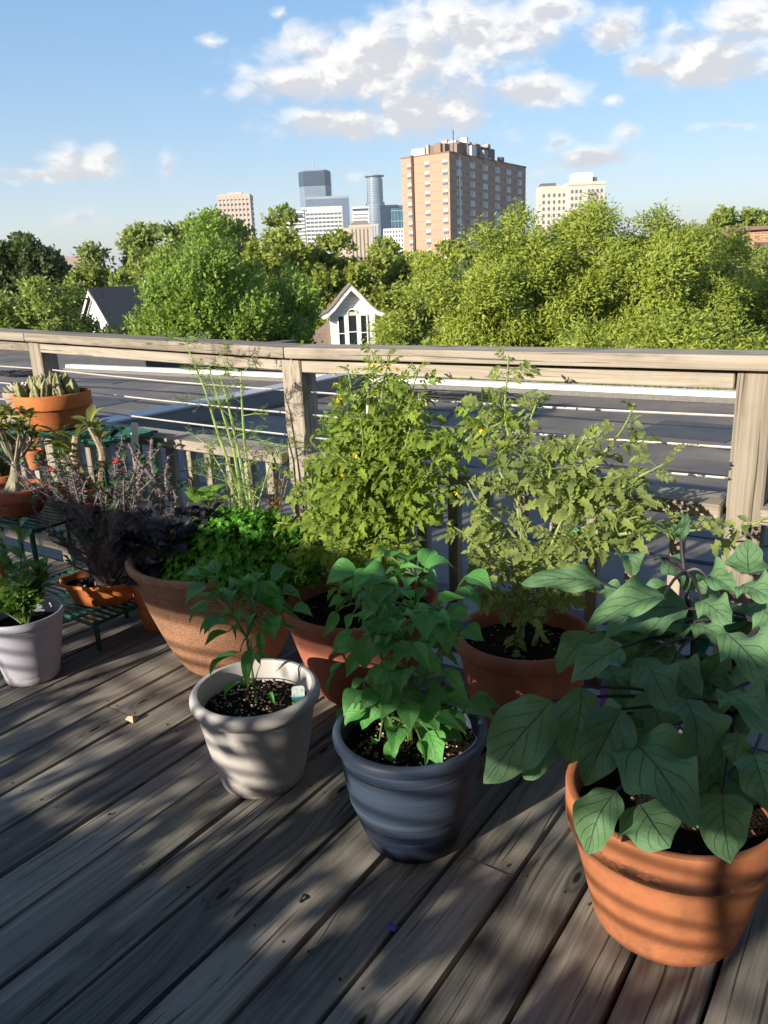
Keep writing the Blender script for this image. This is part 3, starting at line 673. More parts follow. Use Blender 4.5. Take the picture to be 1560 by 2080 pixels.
# ================================================================== LEAVES
def leaf_mesh(name, m, wfn, nl=9, nw=4, arch=.18, fold=.25, wave=.0, wf=5, cup=0.0, lobes=None, seed=0, twist=0.0):
    """blade of length 1 along +Y from the origin, both ends on the Y axis; halves folded up along the midrib"""
    rr = random.Random(seed); vs = []; uvs = []; ph = rr.uniform(0, 6)
    for i in range(nl + 1):
        t = i / nl; w = wfn(t)
        for j in range(-nw, nw + 1):
            s = j / nw; ww = w
            if lobes: ww = w * (1 + lobes * math.sin(t * 14 + (1.3 if s > 0 else 0) + ph) * abs(s) ** 1.0 * math.sin(PI * min(1, t * 1.05)))
            x = s * ww; z = arch * math.sin(PI * t) ** 1.1 + fold * abs(x) - cup * x * x * 4 + wave * math.sin(t * wf * PI + (0 if s > 0 else 1.5) + ph) * abs(s) ** 2 * w
            x2 = x * math.cos(twist * t) - z * math.sin(twist * t); z2 = x * math.sin(twist * t) + z * math.cos(twist * t)
            vs.append((x2, t + .03 * math.sin(ph + t * 5) * 0, z2)); uvs.append((s * .5 + .5, t))
    m_ = 2 * nw + 1; fs = [(i * m_ + k, i * m_ + k + 1, (i + 1) * m_ + k + 1, (i + 1) * m_ + k) for i in range(nl) for k in range(m_ - 1)]
    me = bpy.data.meshes.new(name); me.from_pydata(vs, [], fs); me.update()
    ul = me.uv_layers.new(name='UVMap'); li = np.empty(len(me.loops), np.int32); me.loops.foreach_get('vertex_index', li)
    ul.data.foreach_set('uv', np.array(uvs, np.float32)[li].reshape(-1))
    me.materials.append(m); me.polygons.foreach_set('use_smooth', [True] * len(me.polygons)); return me
ovate = lambda k=.30, p=.62, q=1.0: (lambda t: k * 2 * (max(1e-4, math.sin(PI * t ** p)) ** q) * .5 + .0005)
CAMP = Vector((0, 0, H))
def hint(p, up=.6, out=.6, j=.25, rr=random):
    c = (CAMP - Vector(p)).normalized()
    return c * out + Vector((0, 0, up)) + Vector((rr.uniform(-j, j), rr.uniform(-j, j), rr.uniform(-j, j)))
def place_leaf(parent, mesh, base, d, L, wx=1.0, nrm=None, name='leaf', wz=1.0):
    off = Vector(parent.location)
    return inst(name, mesh, parent, mat=Matrix.Translation(-off) @ basis(base, d, nrm if nrm is not None else hint(base), L, wx, wz))
def join_leaves(name, lst, m, parent):
    Vs, Fs, Us, off = [], [], [], 0
    for me, M in lst:
        v = np.empty(len(me.vertices) * 3, np.float32); me.vertices.foreach_get('co', v); v = v.reshape(-1, 3); A = np.array(M)
        Vs.append(v @ A[:3, :3].T + A[:3, 3]); f = np.empty(len(me.loops), np.int32); me.loops.foreach_get('vertex_index', f); Fs.append(f + off); off += len(v)
        u = np.empty(len(me.loops) * 2, np.float32); me.uv_layers[0].data.foreach_get('uv', u); Us.append(u)
    me2 = bpy.data.meshes.new(name); ls = np.concatenate([np.array([p.loop_total for p in me.polygons]) for me, _ in lst]); st_ = np.concatenate([[0], np.cumsum(ls)[:-1]])
    V = np.concatenate(Vs); me2.vertices.add(len(V)); me2.vertices.foreach_set('co', V.reshape(-1).astype(np.float32)); F = np.concatenate(Fs)
    me2.loops.add(len(F)); me2.loops.foreach_set('vertex_index', F); me2.polygons.add(len(ls)); me2.polygons.foreach_set('loop_start', st_.astype(np.int32)); me2.update(calc_edges=True)
    ul = me2.uv_layers.new(name='UVMap'); ul.data.foreach_set('uv', np.concatenate(Us)); me2.materials.append(m); me2.polygons.foreach_set('use_smooth', [True] * len(ls))
    o = inst(name, me2, parent); o['kind'] = 'stuff'; return o
def curve_pts(p0, p1, n=7, sag=.0, side=(0, 0, 0)):
    p0, p1 = Vector(p0), Vector(p1); out = []
    for i in range(n):
        t = i / (n - 1); q = p0.lerp(p1, t); k = math.sin(PI * t)
        out.append(q + Vector(side) * k + Vector((0, 0, sag * k)))
    return out

EGG = [(-0.484, 1.18, 0.56, -0.571, 1.1, 0.415, 0.102), (-0.443, 1.22, 0.579, -0.441, 1.16, 0.465, 0.076), (-0.372, 1.22, 0.556, -0.397, 1.13, 0.455, 0.078), (-0.345, 1.2, 0.512, -0.211, 1.06, 0.495, 0.11), (-0.351, 1.3, 0.557, -0.312, 1.25, 0.483, 0.076), (-0.274, 1.25, 0.59, -0.236, 1.16, 0.525, 0.078), (-0.361, 1.3, 0.623, -0.291, 1.22, 0.58, 0.064), (-0.408, 1.32, 0.622, -0.466, 1.24, 0.575, 0.065), (-0.358, 1.4, 0.706, -0.453, 1.28, 0.668, 0.059), (-0.512, 1.5, 0.667, -0.646, 1.42, 0.667, 0.047), (-0.457, 1.4, 0.534, -0.404, 1.34, 0.49, 0.055), (-0.321, 1.34, 0.601, -0.258, 1.28, 0.586, 0.05), (-0.226, 1.3, 0.701, -0.143, 1.2, 0.683, 0.062), (-0.207, 1.22, 0.635, -0.126, 1.12, 0.642, 0.054), (-0.307, 1.5, 0.718, -0.235, 1.42, 0.723, 0.046), (-0.406, 1.55, 0.724, -0.34, 1.48, 0.69, 0.054), (-0.233, 1.5, 0.737, -0.238, 1.5, 0.796, 0.061), (-0.355, 1.16, 0.434, -0.378, 1.1, 0.343, 0.065), (-0.319, 1.18, 0.408, -0.25, 1.1, 0.41, 0.106), (-0.194, 1.2, 0.463, -0.159, 1.1, 0.423, 0.082), (-0.145, 1.12, 0.601, -0.107, 1.05, 0.563, 0.057), (-0.178, 1.2, 0.582, -0.179, 1.18, 0.537, 0.034), (-0.234, 1.35, 0.409, -0.16, 1.3, 0.394, 0.063), (-0.484, 1.55, 0.721, -0.449, 1.5, 0.692, 0.049), (-0.302, 1.45, 0.689, -0.241, 1.4, 0.679, 0.052), (-0.227, 1.4, 0.75, -0.17, 1.35, 0.753, 0.052), (-0.284, 1.4, 0.54, -0.244, 1.42, 0.611, 0.055), (-0.509, 1.5, 0.655, -0.445, 1.48, 0.643, 0.049), (-0.382, 1.5, 0.623, -0.326, 1.45, 0.593, 0.051), (-0.47, 1.24, 0.466, -0.539, 1.2, 0.371, 0.062), (-0.311, 1.45, 0.639, -0.242, 1.4, 0.64, 0.044), (-0.457, 1.5, 0.493, -0.391, 1.48, 0.551, 0.058), (-0.513, 1.45, 0.572, -0.558, 1.4, 0.496, 0.054), (-0.233, 1.4, 0.578, -0.167, 1.35, 0.596, 0.05), (-0.297, 1.4, 0.481, -0.235, 1.36, 0.452, 0.07), (-0.474, 1.45, 0.581, -0.5, 1.42, 0.503, 0.058), (-0.196, 1.45, 0.692, -0.153, 1.4, 0.681, 0.063), (-0.173, 1.35, 0.662, -0.118, 1.25, 0.612, 0.073), (-0.319, 1.42, 0.326, -0.264, 1.38, 0.253, 0.079), (-0.349, 1.55, 0.698, -0.313, 1.52, 0.676, 0.042)]
PEPS = [(-1.438, 1.271, 0.521, -1.501, 1.244, 0.458, 0.026), (-1.44, 1.295, 0.466, -1.491, 1.264, 0.42, 0.029), (-1.455, 1.341, 0.421, -1.54, 1.337, 0.378, 0.031), (-1.352, 1.23, 0.472, -1.388, 1.188, 0.445, 0.023), (-1.364, 1.275, 0.394, -1.464, 1.263, 0.311, 0.029), (-1.293, 1.25, 0.433, -1.268, 1.2, 0.357, 0.043), (-1.283, 1.27, 0.472, -1.267, 1.25, 0.423, 0.03), (-1.405, 1.407, 0.359, -1.263, 1.384, 0.412, 0.024), (-1.377, 1.379, 0.441, -1.221, 1.355, 0.454, 0.026), (-1.337, 1.343, 0.498, -1.211, 1.336, 0.497, 0.031), (-1.35, 1.342, 0.507, -1.235, 1.299, 0.563, 0.02), (-1.356, 1.322, 0.536, -1.278, 1.285, 0.573, 0.015), (-1.444, 1.349, 0.508, -1.428, 1.346, 0.547, 0.019), (-1.478, 1.364, 0.484, -1.472, 1.335, 0.531, 0.019), (-1.355, 1.282, 0.517, -1.359, 1.281, 0.478, 0.026), (-1.496, 1.384, 0.437, -1.514, 1.36, 0.418, 0.025), (-1.392, 1.357, 0.457, -1.35, 1.313, 0.433, 0.032), (-1.358, 1.357, 0.494, -1.264, 1.31, 0.515, 0.026), (-1.349, 1.299, 0.529, -1.276, 1.259, 0.527, 0.025), (-1.442, 1.308, 0.501, -1.456, 1.261, 0.527, 0.018), (-1.566, 1.386, 0.464, -1.676, 1.381, 0.421, 0.023), (-1.351, 1.252, 0.326, -1.395, 1.242, 0.272, 0.024), (-1.503, 1.402, 0.22, -1.467, 1.38, 0.208, 0.023), (-1.362, 1.341, 0.329, -1.28, 1.326, 0.366, 0.021), (-1.332, 1.319, 0.261, -1.283, 1.3, 0.255, 0.019), (-1.378, 1.291, 0.52, -1.312, 1.262, 0.588, 0.018), (-1.44, 1.333, 0.421, -1.388, 1.288, 0.417, 0.021), (-1.317, 1.351, 0.494, -1.191, 1.304, 0.527, 0.023), (-1.426, 1.382, 0.368, -1.393, 1.333, 0.373, 0.022)]
PEPB = [(-1.017, 1.334, 0.341, -1.104, 1.326, 0.246, 0.04), (-1.016, 1.372, 0.339, -0.975, 1.324, 0.315, 0.037), (-0.907, 1.381, 0.366, -0.876, 1.352, 0.317, 0.041), (-0.941, 1.343, 0.321, -0.954, 1.332, 0.256, 0.029), (-0.934, 1.366, 0.294, -0.917, 1.338, 0.26, 0.036), (-0.878, 1.257, 0.317, -0.896, 1.254, 0.244, 0.044), (-1.037, 1.371, 0.226, -1.049, 1.321, 0.16, 0.035), (-0.788, 1.218, 0.358, -0.755, 1.178, 0.324, 0.032), (-0.943, 1.282, 0.271, -0.981, 1.275, 0.219, 0.029), (-0.767, 1.259, 0.402, -0.677, 1.22, 0.407, 0.038), (-0.847, 1.375, 0.343, -0.729, 1.372, 0.359, 0.028), (-0.892, 1.323, 0.227, -0.886, 1.321, 0.195, 0.026), (-1.087, 1.344, 0.405, -1.125, 1.327, 0.313, 0.04), (-1.075, 1.376, 0.481, -1.104, 1.327, 0.425, 0.035), (-1.061, 1.301, 0.562, -1.067, 1.251, 0.514, 0.035), (-0.941, 1.262, 0.549, -0.955, 1.258, 0.463, 0.059), (-0.919, 1.32, 0.475, -0.938, 1.318, 0.403, 0.051), (-0.815, 1.239, 0.569, -0.759, 1.219, 0.523, 0.046), (-0.836, 1.322, 0.559, -0.761, 1.314, 0.541, 0.035), (-0.73, 1.208, 0.664, -0.678, 1.165, 0.651, 0.027), (-0.763, 1.263, 0.65, -0.674, 1.215, 0.705, 0.024), (-0.864, 1.379, 0.633, -0.875, 1.36, 0.589, 0.036), (-0.875, 1.292, 0.685, -0.792, 1.266, 0.723, 0.025), (-0.826, 1.329, 0.691, -0.788, 1.299, 0.695, 0.021), (-0.771, 1.312, 0.477, -0.709, 1.281, 0.451, 0.039), (-0.847, 1.388, 0.463, -0.774, 1.363, 0.467, 0.037), (-1.029, 1.286, 0.609, -1.042, 1.25, 0.595, 0.028), (-0.958, 1.248, 0.643, -0.916, 1.232, 0.619, 0.031), (-0.958, 1.396, 0.599, -0.959, 1.37, 0.567, 0.031), (-1.051, 1.31, 0.627, -1.023, 1.309, 0.607, 0.023), (-0.93, 1.283, 0.621, -0.884, 1.254, 0.608, 0.026), (-0.809, 1.204, 0.644, -0.751, 1.173, 0.648, 0.026), (-0.944, 1.326, 0.501, -0.973, 1.323, 0.454, 0.028), (-0.907, 1.325, 0.455, -0.877, 1.302, 0.407, 0.039), (-1.021, 1.336, 0.383, -1.034, 1.318, 0.36, 0.029), (-0.789, 1.341, 0.393, -0.698, 1.304, 0.406, 0.031), (-0.938, 1.204, 0.621, -0.955, 1.201, 0.576, 0.028), (-0.971, 1.335, 0.543, -0.96, 1.287, 0.529, 0.037), (-0.808, 1.25, 0.654, -0.771, 1.227, 0.626, 0.029), (-0.914, 1.319, 0.547, -0.934, 1.303, 0.499, 0.037), (-0.812, 1.273, 0.532, -0.753, 1.257, 0.498, 0.039), (-0.987, 1.274, 0.488, -0.991, 1.244, 0.45, 0.041), (-0.916, 1.26, 0.482, -0.928, 1.241, 0.428, 0.036), (-0.901, 1.354, 0.52, -0.925, 1.353, 0.459, 0.037), (-0.979, 1.314, 0.624, -0.982, 1.277, 0.603, 0.025), (-0.88, 1.262, 0.69, -0.848, 1.251, 0.677, 0.021), (-0.854, 1.361, 0.411, -0.815, 1.349, 0.366, 0.039), (-0.875, 1.237, 0.464, -0.884, 1.216, 0.413, 0.031)]

fo_v = inst('foliage', quads_mesh('vine_foliage', VINE[0], L_PEP), VINE[1]); fo_v['kind'] = 'stuff'
# ---- eggplant
eg = empty('eggplant', (-.290, 1.425, .30)); tag(eg, 'eggplant with broad dull green lobed leaves and dark purple stems in the orange pot', 'eggplant')
egw = lambda t: .5 * (max(1e-4, math.sin(PI * t ** .72)) ** .66) * (1 - .10 * t) * (1 - .55 * max(0, t - .86) / .14 * .5)
EGM = [leaf_mesh('eggplant_leaf', L_EGG, egw, 22, 6, .06 + .035 * k, .06 + .12 * (k % 3), .26, 3.6, .0, .13, k + 3, .14 * (k - 2.5)) for k in range(6)]
crown = [Vector((-.31, 1.42, .40)), Vector((-.30, 1.45, .52)), Vector((-.24, 1.46, .62)), Vector((-.33, 1.50, .70)), Vector((-.20, 1.5, .72))]
stem = MB(); base0 = Vector((-.29, 1.44, .27))
def rel(pts, o): return [Vector(p) - Vector(o.location) for p in pts]
stem.tube(rel([base0, (-.295, 1.435, .38), (-.30, 1.44, .48), (-.315, 1.47, .60), (-.345, 1.50, .70), (-.360, 1.515, .76), (-.365, 1.52, .80)], eg), [.009, .008, .0075, .0065, .005, .004, .002], 7)
stem.tube(rel([(-.30, 1.44, .47), (-.25, 1.45, .56), (-.20, 1.47, .66), (-.16, 1.48, .74), (-.15, 1.49, .80)], eg), [.007, .006, .005, .004, .002], 7)
stem.tube(rel([(-.295, 1.435, .40), (-.22, 1.40, .50), (-.14, 1.38, .60), (-.09, 1.38, .68)], eg), [.006, .005, .004, .002], 7)
nodes = [Vector(p) for p in ((-.295, 1.435, .38), (-.30, 1.44, .48), (-.315, 1.47, .60), (-.345, 1.50, .72), (-.25, 1.45, .56), (-.20, 1.47, .66), (-.16, 1.48, .74), (-.22, 1.40, .50), (-.14, 1.38, .60), (-.29, 1.43, .31))]
for i, (x0, y0, z0, x1, y1, z1, w) in enumerate(EGG):
    P = Vector((x0, y0, z0)); Q = Vector((x1, y1, z1)); d = Q - P; L = d.length
    nrm = hint((P + Q) / 2, .55, .75, .3)
    w *= .98
    if L < w * 1.0: L = w * 1.08                      # foreshortened blade: tip comes toward the eye
    nd = min(nodes, key=lambda q: (q - P).length + (0.15 if q.z > P.z + .05 else 0))
    stem.tube(rel(curve_pts(nd, P, 6, .012), eg), [.0042, .0038, .0034, .0031, .0028, .0025], 5)
    ax = (P - nd); ax = ax.normalized() if ax.length > .01 else d.normalized()
    place_leaf(eg, EGM[i % 6], P, d, L * 1.06, w / L * 1.12, nrm)
for k in range(30):                                     # blades on the far side and in the depth of the plant
    a = random.uniform(0, 2 * PI); z = random.uniform(.40, .68); r = random.uniform(.06, .17)
    nd = min(nodes, key=lambda q: abs(q.z - z)); P = Vector((-.24 + r * math.cos(a), 1.48 + r * math.sin(a) * .6, z))
    d = Vector((math.cos(a), math.sin(a) * .8 + .2, -.35)); stem.tube(rel(curve_pts(nd, P, 5, .01), eg), .003, 5)
    place_leaf(eg, EGM[k % 4], P, d, random.uniform(.12, .19), random.uniform(.75, .95), Vector((0, -.3, 1)) + Vector((math.cos(a), math.sin(a), 0)) * .4)
for (x, y, z) in ((-.365, 1.52, .79), (-.15, 1.49, .77)):
    for k in range(3): place_leaf(eg, EGM[k], (x, y, z - .01), (random.uniform(-1, 1), random.uniform(-.6, .3), 1.1), random.uniform(.035, .055), .45)
stem.build('stem', STEM_EGG, eg, True)

# ---- peppers
pepw = lambda t: .40 * (max(1e-4, math.sin(PI * t ** .66)) ** 1.05) * (1 - .25 * t)
def pepper(name, label, root, stems, listed, lm, meshes, nfill, box, lrange, seed):
    o = empty(name, root); tag(o, label, 'pepper plant'); st = MB(); rr = random.Random(seed); pts_all = []
    for s in stems:
        st.tube(rel(s[0], o), s[1], 7); pts_all += [Vector(p) for p in s[0][1:]]
    def att(P): return min(pts_all, key=lambda q: (q - P).length + (.08 if q.z > P.z + .03 else 0))
    for i, (x0, y0, z0, x1, y1, z1, w) in enumerate(listed):
        P = Vector((x0, y0, z0)); Q = Vector((x1, y1, z1)); d = Q - P; L = d.length
        if L < w * 1.2: L = w * 1.5
        nd = att(P); st.tube(rel(curve_pts(nd, P, 5, .008), o), [.0026, .0022, .0018, .0016, .0014], 5)
        place_leaf(o, meshes[i % len(meshes)], P, d, L * (1.0 if nfill > 40 else 1.08), w / L * (1.08 if nfill > 40 else .98), hint(P, .75, .55, .35, rr))
    for i in range(nfill):
        a = rr.uniform(0, 2 * PI); z = box[4] + (box[5] - box[4]) * rr.random() ** .7; r = math.sqrt(rr.random())
        P = Vector(((box[0] + box[1]) / 2 + (box[1] - box[0]) / 2 * r * math.cos(a), (box[2] + box[3]) / 2 + (box[3] - box[2]) / 2 * r * math.sin(a), z))
        nd = att(P); st.tube(rel(curve_pts(nd, P, 4, .006), o), .0016, 4)
        d = Vector((math.cos(a) + rr.uniform(-.4, .4), math.sin(a) + rr.uniform(-.4, .4), rr.uniform(-.8, .25)))
        place_leaf(o, meshes[i % len(meshes)], P, d, rr.uniform(*lrange), rr.uniform(.9, 1.15), Vector((0, 0, 1)) + Vector((math.cos(a), math.sin(a), 0)) * .5 + hint(P, 0, .3, .3, rr))
    if nfill > 40:
        for i in range(30):                                 # lower skirt of hanging leaves
            a = rr.uniform(0, 2 * PI); P = Vector((root[0] + rr.uniform(.03, .11) * math.cos(a), root[1] + rr.uniform(.03, .11) * math.sin(a), rr.uniform(.315, .42))); st.tube(rel(curve_pts(att(P), P, 4, .006), o), .0016, 4)
            place_leaf(o, meshes[i % len(meshes)], P, Vector((math.cos(a), math.sin(a), rr.uniform(-1.3, -.3))), rr.uniform(.055, .09), rr.uniform(.85, 1.1), Vector((math.cos(a), math.sin(a), 0)) + hint(P, .3, .4, .3, rr))
    st.build('stem', STEM_PEP, o, True); return o
PM = [leaf_mesh('pepper_leaf', L_PEP, pepw, 10, 3, .10 + .05 * k, .30 + .1 * (k % 2), .10, 3, .0, None, k + 20, .25 * (k - 1.5)) for k in range(4)]
PMS = [leaf_mesh('pepper_leaf', L_PEPS, pepw, 10, 3, .12 + .05 * k, .35 + .1 * (k % 2), .08, 3, .0, None, k + 30, .25 * (k - 1.5)) for k in range(4)]
x, y = -1.372, 1.322
pepper('pepper_plant', 'small sparse pepper plant with thin stem and pointed leaves in the white pot', (x, y, .22),
       [([(x, y, .215), (x - .002, y, .27), (x - .008, y, .36), (x - .012, y, .41)], [.0045, .004, .0036, .003]), ([(x - .012, y, .41), (x - .05, y, .46), (x - .085, y + .01, .52), (x - .10, y, .55)], [.003, .0026, .002, .0015]),
        ([(x - .012, y, .41), (x + .02, y, .47), (x + .04, y - .01, .53), (x + .05, y, .57)], [.003, .0026, .002, .0015]), ([(x - .012, y, .41), (x - .02, y + .03, .48), (x - .02, y + .05, .56)], [.0028, .0024, .0015])],
       PEPS, L_PEPS, PMS, 26, (-1.53, -1.22, 1.24, 1.42, .46, .575), (.045, .075), 5)
x, y = -.893, 1.335
pepper('pepper_plant', 'full dense pepper plant with broad drooping leaves and tiny white buds in the blue pot', (x, y, .25),
       [([(x, y, .25), (x, y, .34), (x + .004, y, .42), (x - .004, y + .01, .50)], [.007, .006, .005, .004]), ([(x, y, .36), (x + .05, y - .01, .44), (x + .09, y, .52), (x + .10, y, .60)], [.005, .004, .003, .002]),
        ([(x, y, .36), (x - .06, y, .43), (x - .10, y + .01, .50), (x - .11, y, .58)], [.005, .004, .003, .002]), ([(x - .004, y + .01, .50), (x + .01, y + .02, .58), (x + .02, y + .02, .66)], [.004, .003, .002]), ([(x, y, .30), (x + .03, y - .05, .36), (x + .05, y - .09, .42)], [.004, .003, .002]), ([(x, y, .30), (x - .04, y - .04, .34), (x - .07, y - .07, .38)], [.004, .003, .002])],
       PEPB, L_PEP, PM, 80, (-1.035, -.75, 1.26, 1.46, .36, .675), (.05, .085), 6)

# ---- tomatoes
def tomato_leaf(name, m, seed, curl=.3):
    """compound leaf, length 1 along +Y: drooping rachis with toothed leaflets in pairs"""
    rr = random.Random(seed); vs = []; fs = []; uvs = []
    def rp(t): return Vector((.04 * math.sin(3 * t + seed), t * (1 - .12 * t), .14 * math.sin(PI * t * .9) - .05 * t * t))
    def blade(P, d, n, L, wk):
        n0 = len(vs); y = d.normalized(); z = (n - y * n.dot(y)).normalized(); x = y.cross(z); nl, nw = 7, 2; tw = rr.uniform(-.5, .5); cu = rr.uniform(-.35, .9) * curl
        for i in range(nl + 1):
            t = i / nl; w = wk * .86 * (max(1e-4, math.sin(PI * t ** .7)) ** .8) * (1 + (.42 if i % 2 else -.26)) + .004
            for j in range(-nw, nw + 1):
                s = j / nw; px = s * w; pz = .35 * abs(px) - cu * t * t + .12 * math.sin(PI * t)
                ya = t - (.05 if (abs(j) == nw and i % 2) else 0)
                vs.append(P + (x * (px * math.cos(tw * t)) + y * ya + z * (pz + px * math.sin(tw * t))) * L); uvs.append((s * .5 + .5, t))
        m_ = 2 * nw + 1
        for i in range(nl):
            for k in range(m_ - 1): fs.append((n0 + i * m_ + k, n0 + i * m_ + k + 1, n0 + (i + 1) * m_ + k + 1, n0 + (i + 1) * m_ + k))
    for (t, L) in ((.30, .24), (.50, .34), (.72, .36)):
        for sd in (-1, 1):
            tt = t + rr.uniform(-.03, .03); P = rp(tt); d = Vector((sd * 1.0, .55 + rr.uniform(-.2, .2), rr.uniform(-.55, .35)))
            blade(P + d.normalized() * .04, d, Vector((0, -.1, 1)) + Vector((rr.uniform(-.3, .3), 0, 0)), L * rr.uniform(.85, 1.15), .24)
    for (t, L) in ((.40, .12), (.62, .11)):
        for sd in (-1, 1): blade(rp(t), Vector((sd, .4, -.1)), Vector((0, 0, 1)), L * rr.uniform(.6, 1.2), .26)
    blade(rp(.88), rp(1.0) - rp(.86) + Vector((0, 0, -.02)), Vector((0, 0, 1)), .42, .26)
    tb = MB(); tb.tube([rp(k / 8) for k in range(9)], [.014, .013, .012, .011, .010, .009, .008, .007, .005], 4, False)
    b0 = len(vs); vs += [Vector(v) for v in tb.v]; uvs += [(.25, .5)] * len(tb.v); fs += [tuple(i + b0 for i in f) for f in tb.f]
    me = bpy.data.meshes.new(name); me.from_pydata([tuple(v) for v in vs], [], fs); me.update()
    ul = me.uv_layers.new(name='UVMap'); li = np.empty(len(me.loops), np.int32); me.loops.foreach_get('vertex_index', li)
    ul.data.foreach_set('uv', np.array(uvs, np.float32)[li].reshape(-1)); me.materials.append(m)
    me.polygons.foreach_set('use_smooth', [True] * len(me.polygons)); return me
TL1 = [tomato_leaf('tomato_leaf', L_TOM, 40 + k, .5) for k in range(6)]
TL2 = [tomato_leaf('tomato_leaf', L_TOM2, 60 + k, .8) for k in range(6)]
def flower(parent, p, s=.014):
    b = MB()
    for k in range(5):
        a = 2 * PI * k / 5 + p[0] * 50; d = Vector((math.cos(a), math.sin(a), -.35)); e = Vector((-math.sin(a), math.cos(a), 0))
        b.add([Vector((0, 0, 0)), d * s * .5 + e * s * .28, d * s * 1.25, d * s * .5 - e * s * .28], [(0, 1, 2, 3)])
    b.tube([(0, 0, 0), (0, 0, -s * .7)], [s * .22, s * .08], 6)
    o = b.build('flower', PETAL_Y, parent, loc=Vector(p) - Vector(parent.location)); o.rotation_euler = (random.uniform(-.9, .3), random.uniform(-.6, .6), 0); return o
def shoot_path(p0, p1, n, wob, rr):
    out = []; ph = rr.uniform(0, 6)
    for i in range(n):
        t = i / (n - 1); q = Vector(p0).lerp(Vector(p1), t)
        out.append(q + Vector((math.sin(ph + 5 * t), math.cos(ph + 4 * t), .25 * math.sin(PI * t) * 2)) * wob * math.sin(PI * min(1, t * .9 + .05)))
    return out
def tomato(label, root, shoots, meshes, spacing, lrange, seed, flowers, droop=.35):
    o = empty('tomato_plant', root); tag(o, label, 'tomato plant'); st = MB(); rr = random.Random(seed); cnt = 0; surplus = []
    for (p0, p1, r0, dens) in shoots:
        pts = shoot_path(p0, p1, 10, .016, rr); st.tube(rel(pts, o), [r0 * .72 * (1 - .75 * i / 9) + .0012 for i in range(10)], 6)
        Ln = (Vector(p1) - Vector(p0)).length; n = max(3, int(Ln / spacing * dens)); a = rr.uniform(0, 6.28)
        for i in range(n):
            t = .12 + .88 * (i + rr.uniform(0, .6)) / n; t = min(t, .995); k = t * 9; i0 = min(8, int(k)); P = pts[i0].lerp(pts[i0 + 1], k - i0)
            a += 2.3 + rr.uniform(-.5, .5); tip = t > .9
            up = rr.uniform(.5, 1.1) if tip else rr.uniform(-droop, .45)
            d = Vector((math.cos(a), math.sin(a), up)); L = rr.uniform(*lrange) * (.55 if tip else 1) * (1 if t < .75 else .8)
            nr = Vector((-.1, -.75, .8)) + d * .1 + Vector((rr.uniform(-.6, .6), rr.uniform(-.6, .4), 0))
            mi = rr.randrange(len(meshes)); wx = rr.uniform(.8, 1.1)
            if cnt < 294: place_leaf(o, meshes[mi], P, d, L, wx, nr)
            else: surplus.append((meshes[mi], Matrix.Translation(-Vector(o.location)) @ basis(P, d, nr, L, wx)))
            cnt += 1
    if surplus: join_leaves('leaves', surplus, meshes[0].materials[0], o)
    st.build('stem', STEM_TOM, o, True)
    for p in flowers: flower(o, p)
    return o
tx, ty = -1.395, 1.84
sh = []
rr = random.Random(77)
tops = [(-1.37, 1.80, 1.05), (-1.30, 1.82, 1.10), (-1.22, 1.80, 1.09), (-1.15, 1.84, 1.06), (-1.42, 1.84, .98), (-1.50, 1.82, .90), (-1.55, 1.86, .80), (-1.12, 1.80, .98), (-1.28, 1.72, .92), (-1.38, 1.72, .84), (-1.20, 1.74, .80), (-1.10, 1.78, .78), (-1.50, 1.74, .66), (-1.33, 1.92, 1.0), (-1.22, 1.92, .95)]
mids = [(tx + .03, ty, .52), (tx + .10, ty - .02, .60), (tx - .02, ty, .58), (tx + .06, ty - .03, .50)]
for m_ in mids: sh.append(((tx + rr.uniform(-.03, .03), ty, .29), m_, .008, .7))
for i, tp in enumerate(tops): sh.append((mids[i % 4], tp, .006, 1.15))
sh += [(mids[1], (-1.02, 1.86, .86), .006, .9), ((-1.06, 1.85, .80), (-.94, 1.88, .99), .005, .9), ((-1.05, 1.85, .82), (-.90, 1.84, .93), .004, .9), (mids[0], (-1.62, 1.72, .58), .004, 1.1), (mids[2], (-1.56, 1.70, .50), .004, 1.1), (mids[3], (-1.13, 1.74, .55), .004, 1.2), (mids[3], (-1.32, 1.66, .56), .004, 1.3), (mids[0], (-1.45, 1.66, .48), .004, 1.2), (mids[1], (-1.22, 1.70, .64), .004, 1.4), (mids[1], (-1.36, 1.70, .72), .004, 1.4), (mids[2], (-1.48, 1.76, .76), .004, 1.3), (mids[0], (-1.60, 1.80, .70), .004, 1.2), (mids[2], (-1.53, 1.88, .62), .004, 1.2), (mids[1], (-1.08, 1.80, .66), .004, 1.2), (mids[3], (-1.18, 1.70, .50), .004, 1.2), (mids[0], (-1.40, 1.68, .60), .004, 1.3), (mids[1], (-1.28, 1.70, .76), .004, 1.3), (mids[2], (-1.44, 1.78, .88), .004, 1.2), (mids[1], (-1.18, 1.78, .90), .004, 1.2)]
tomato('dense bushy yellow green tomato plant with yellow flowers before the middle railing post', (tx, ty, .28), sh, TL1, .0150, (.065, .120), 8,
       [(-1.405, 1.78, 1.04), (-1.395, 1.78, 1.01), (-1.39, 1.77, .97), (-1.26, 1.77, 1.07), (-1.235, 1.77, 1.06), (-1.215, 1.77, 1.07), (-1.19, 1.78, 1.06), (-1.24, 1.76, 1.0), (-1.10, 1.78, .97), (-1.13, 1.78, .92), (-1.34, 1.70, .77), (-1.27, 1.69, .83), (-.955, 1.82, .90)])
tx2, ty2 = -.85, 1.87
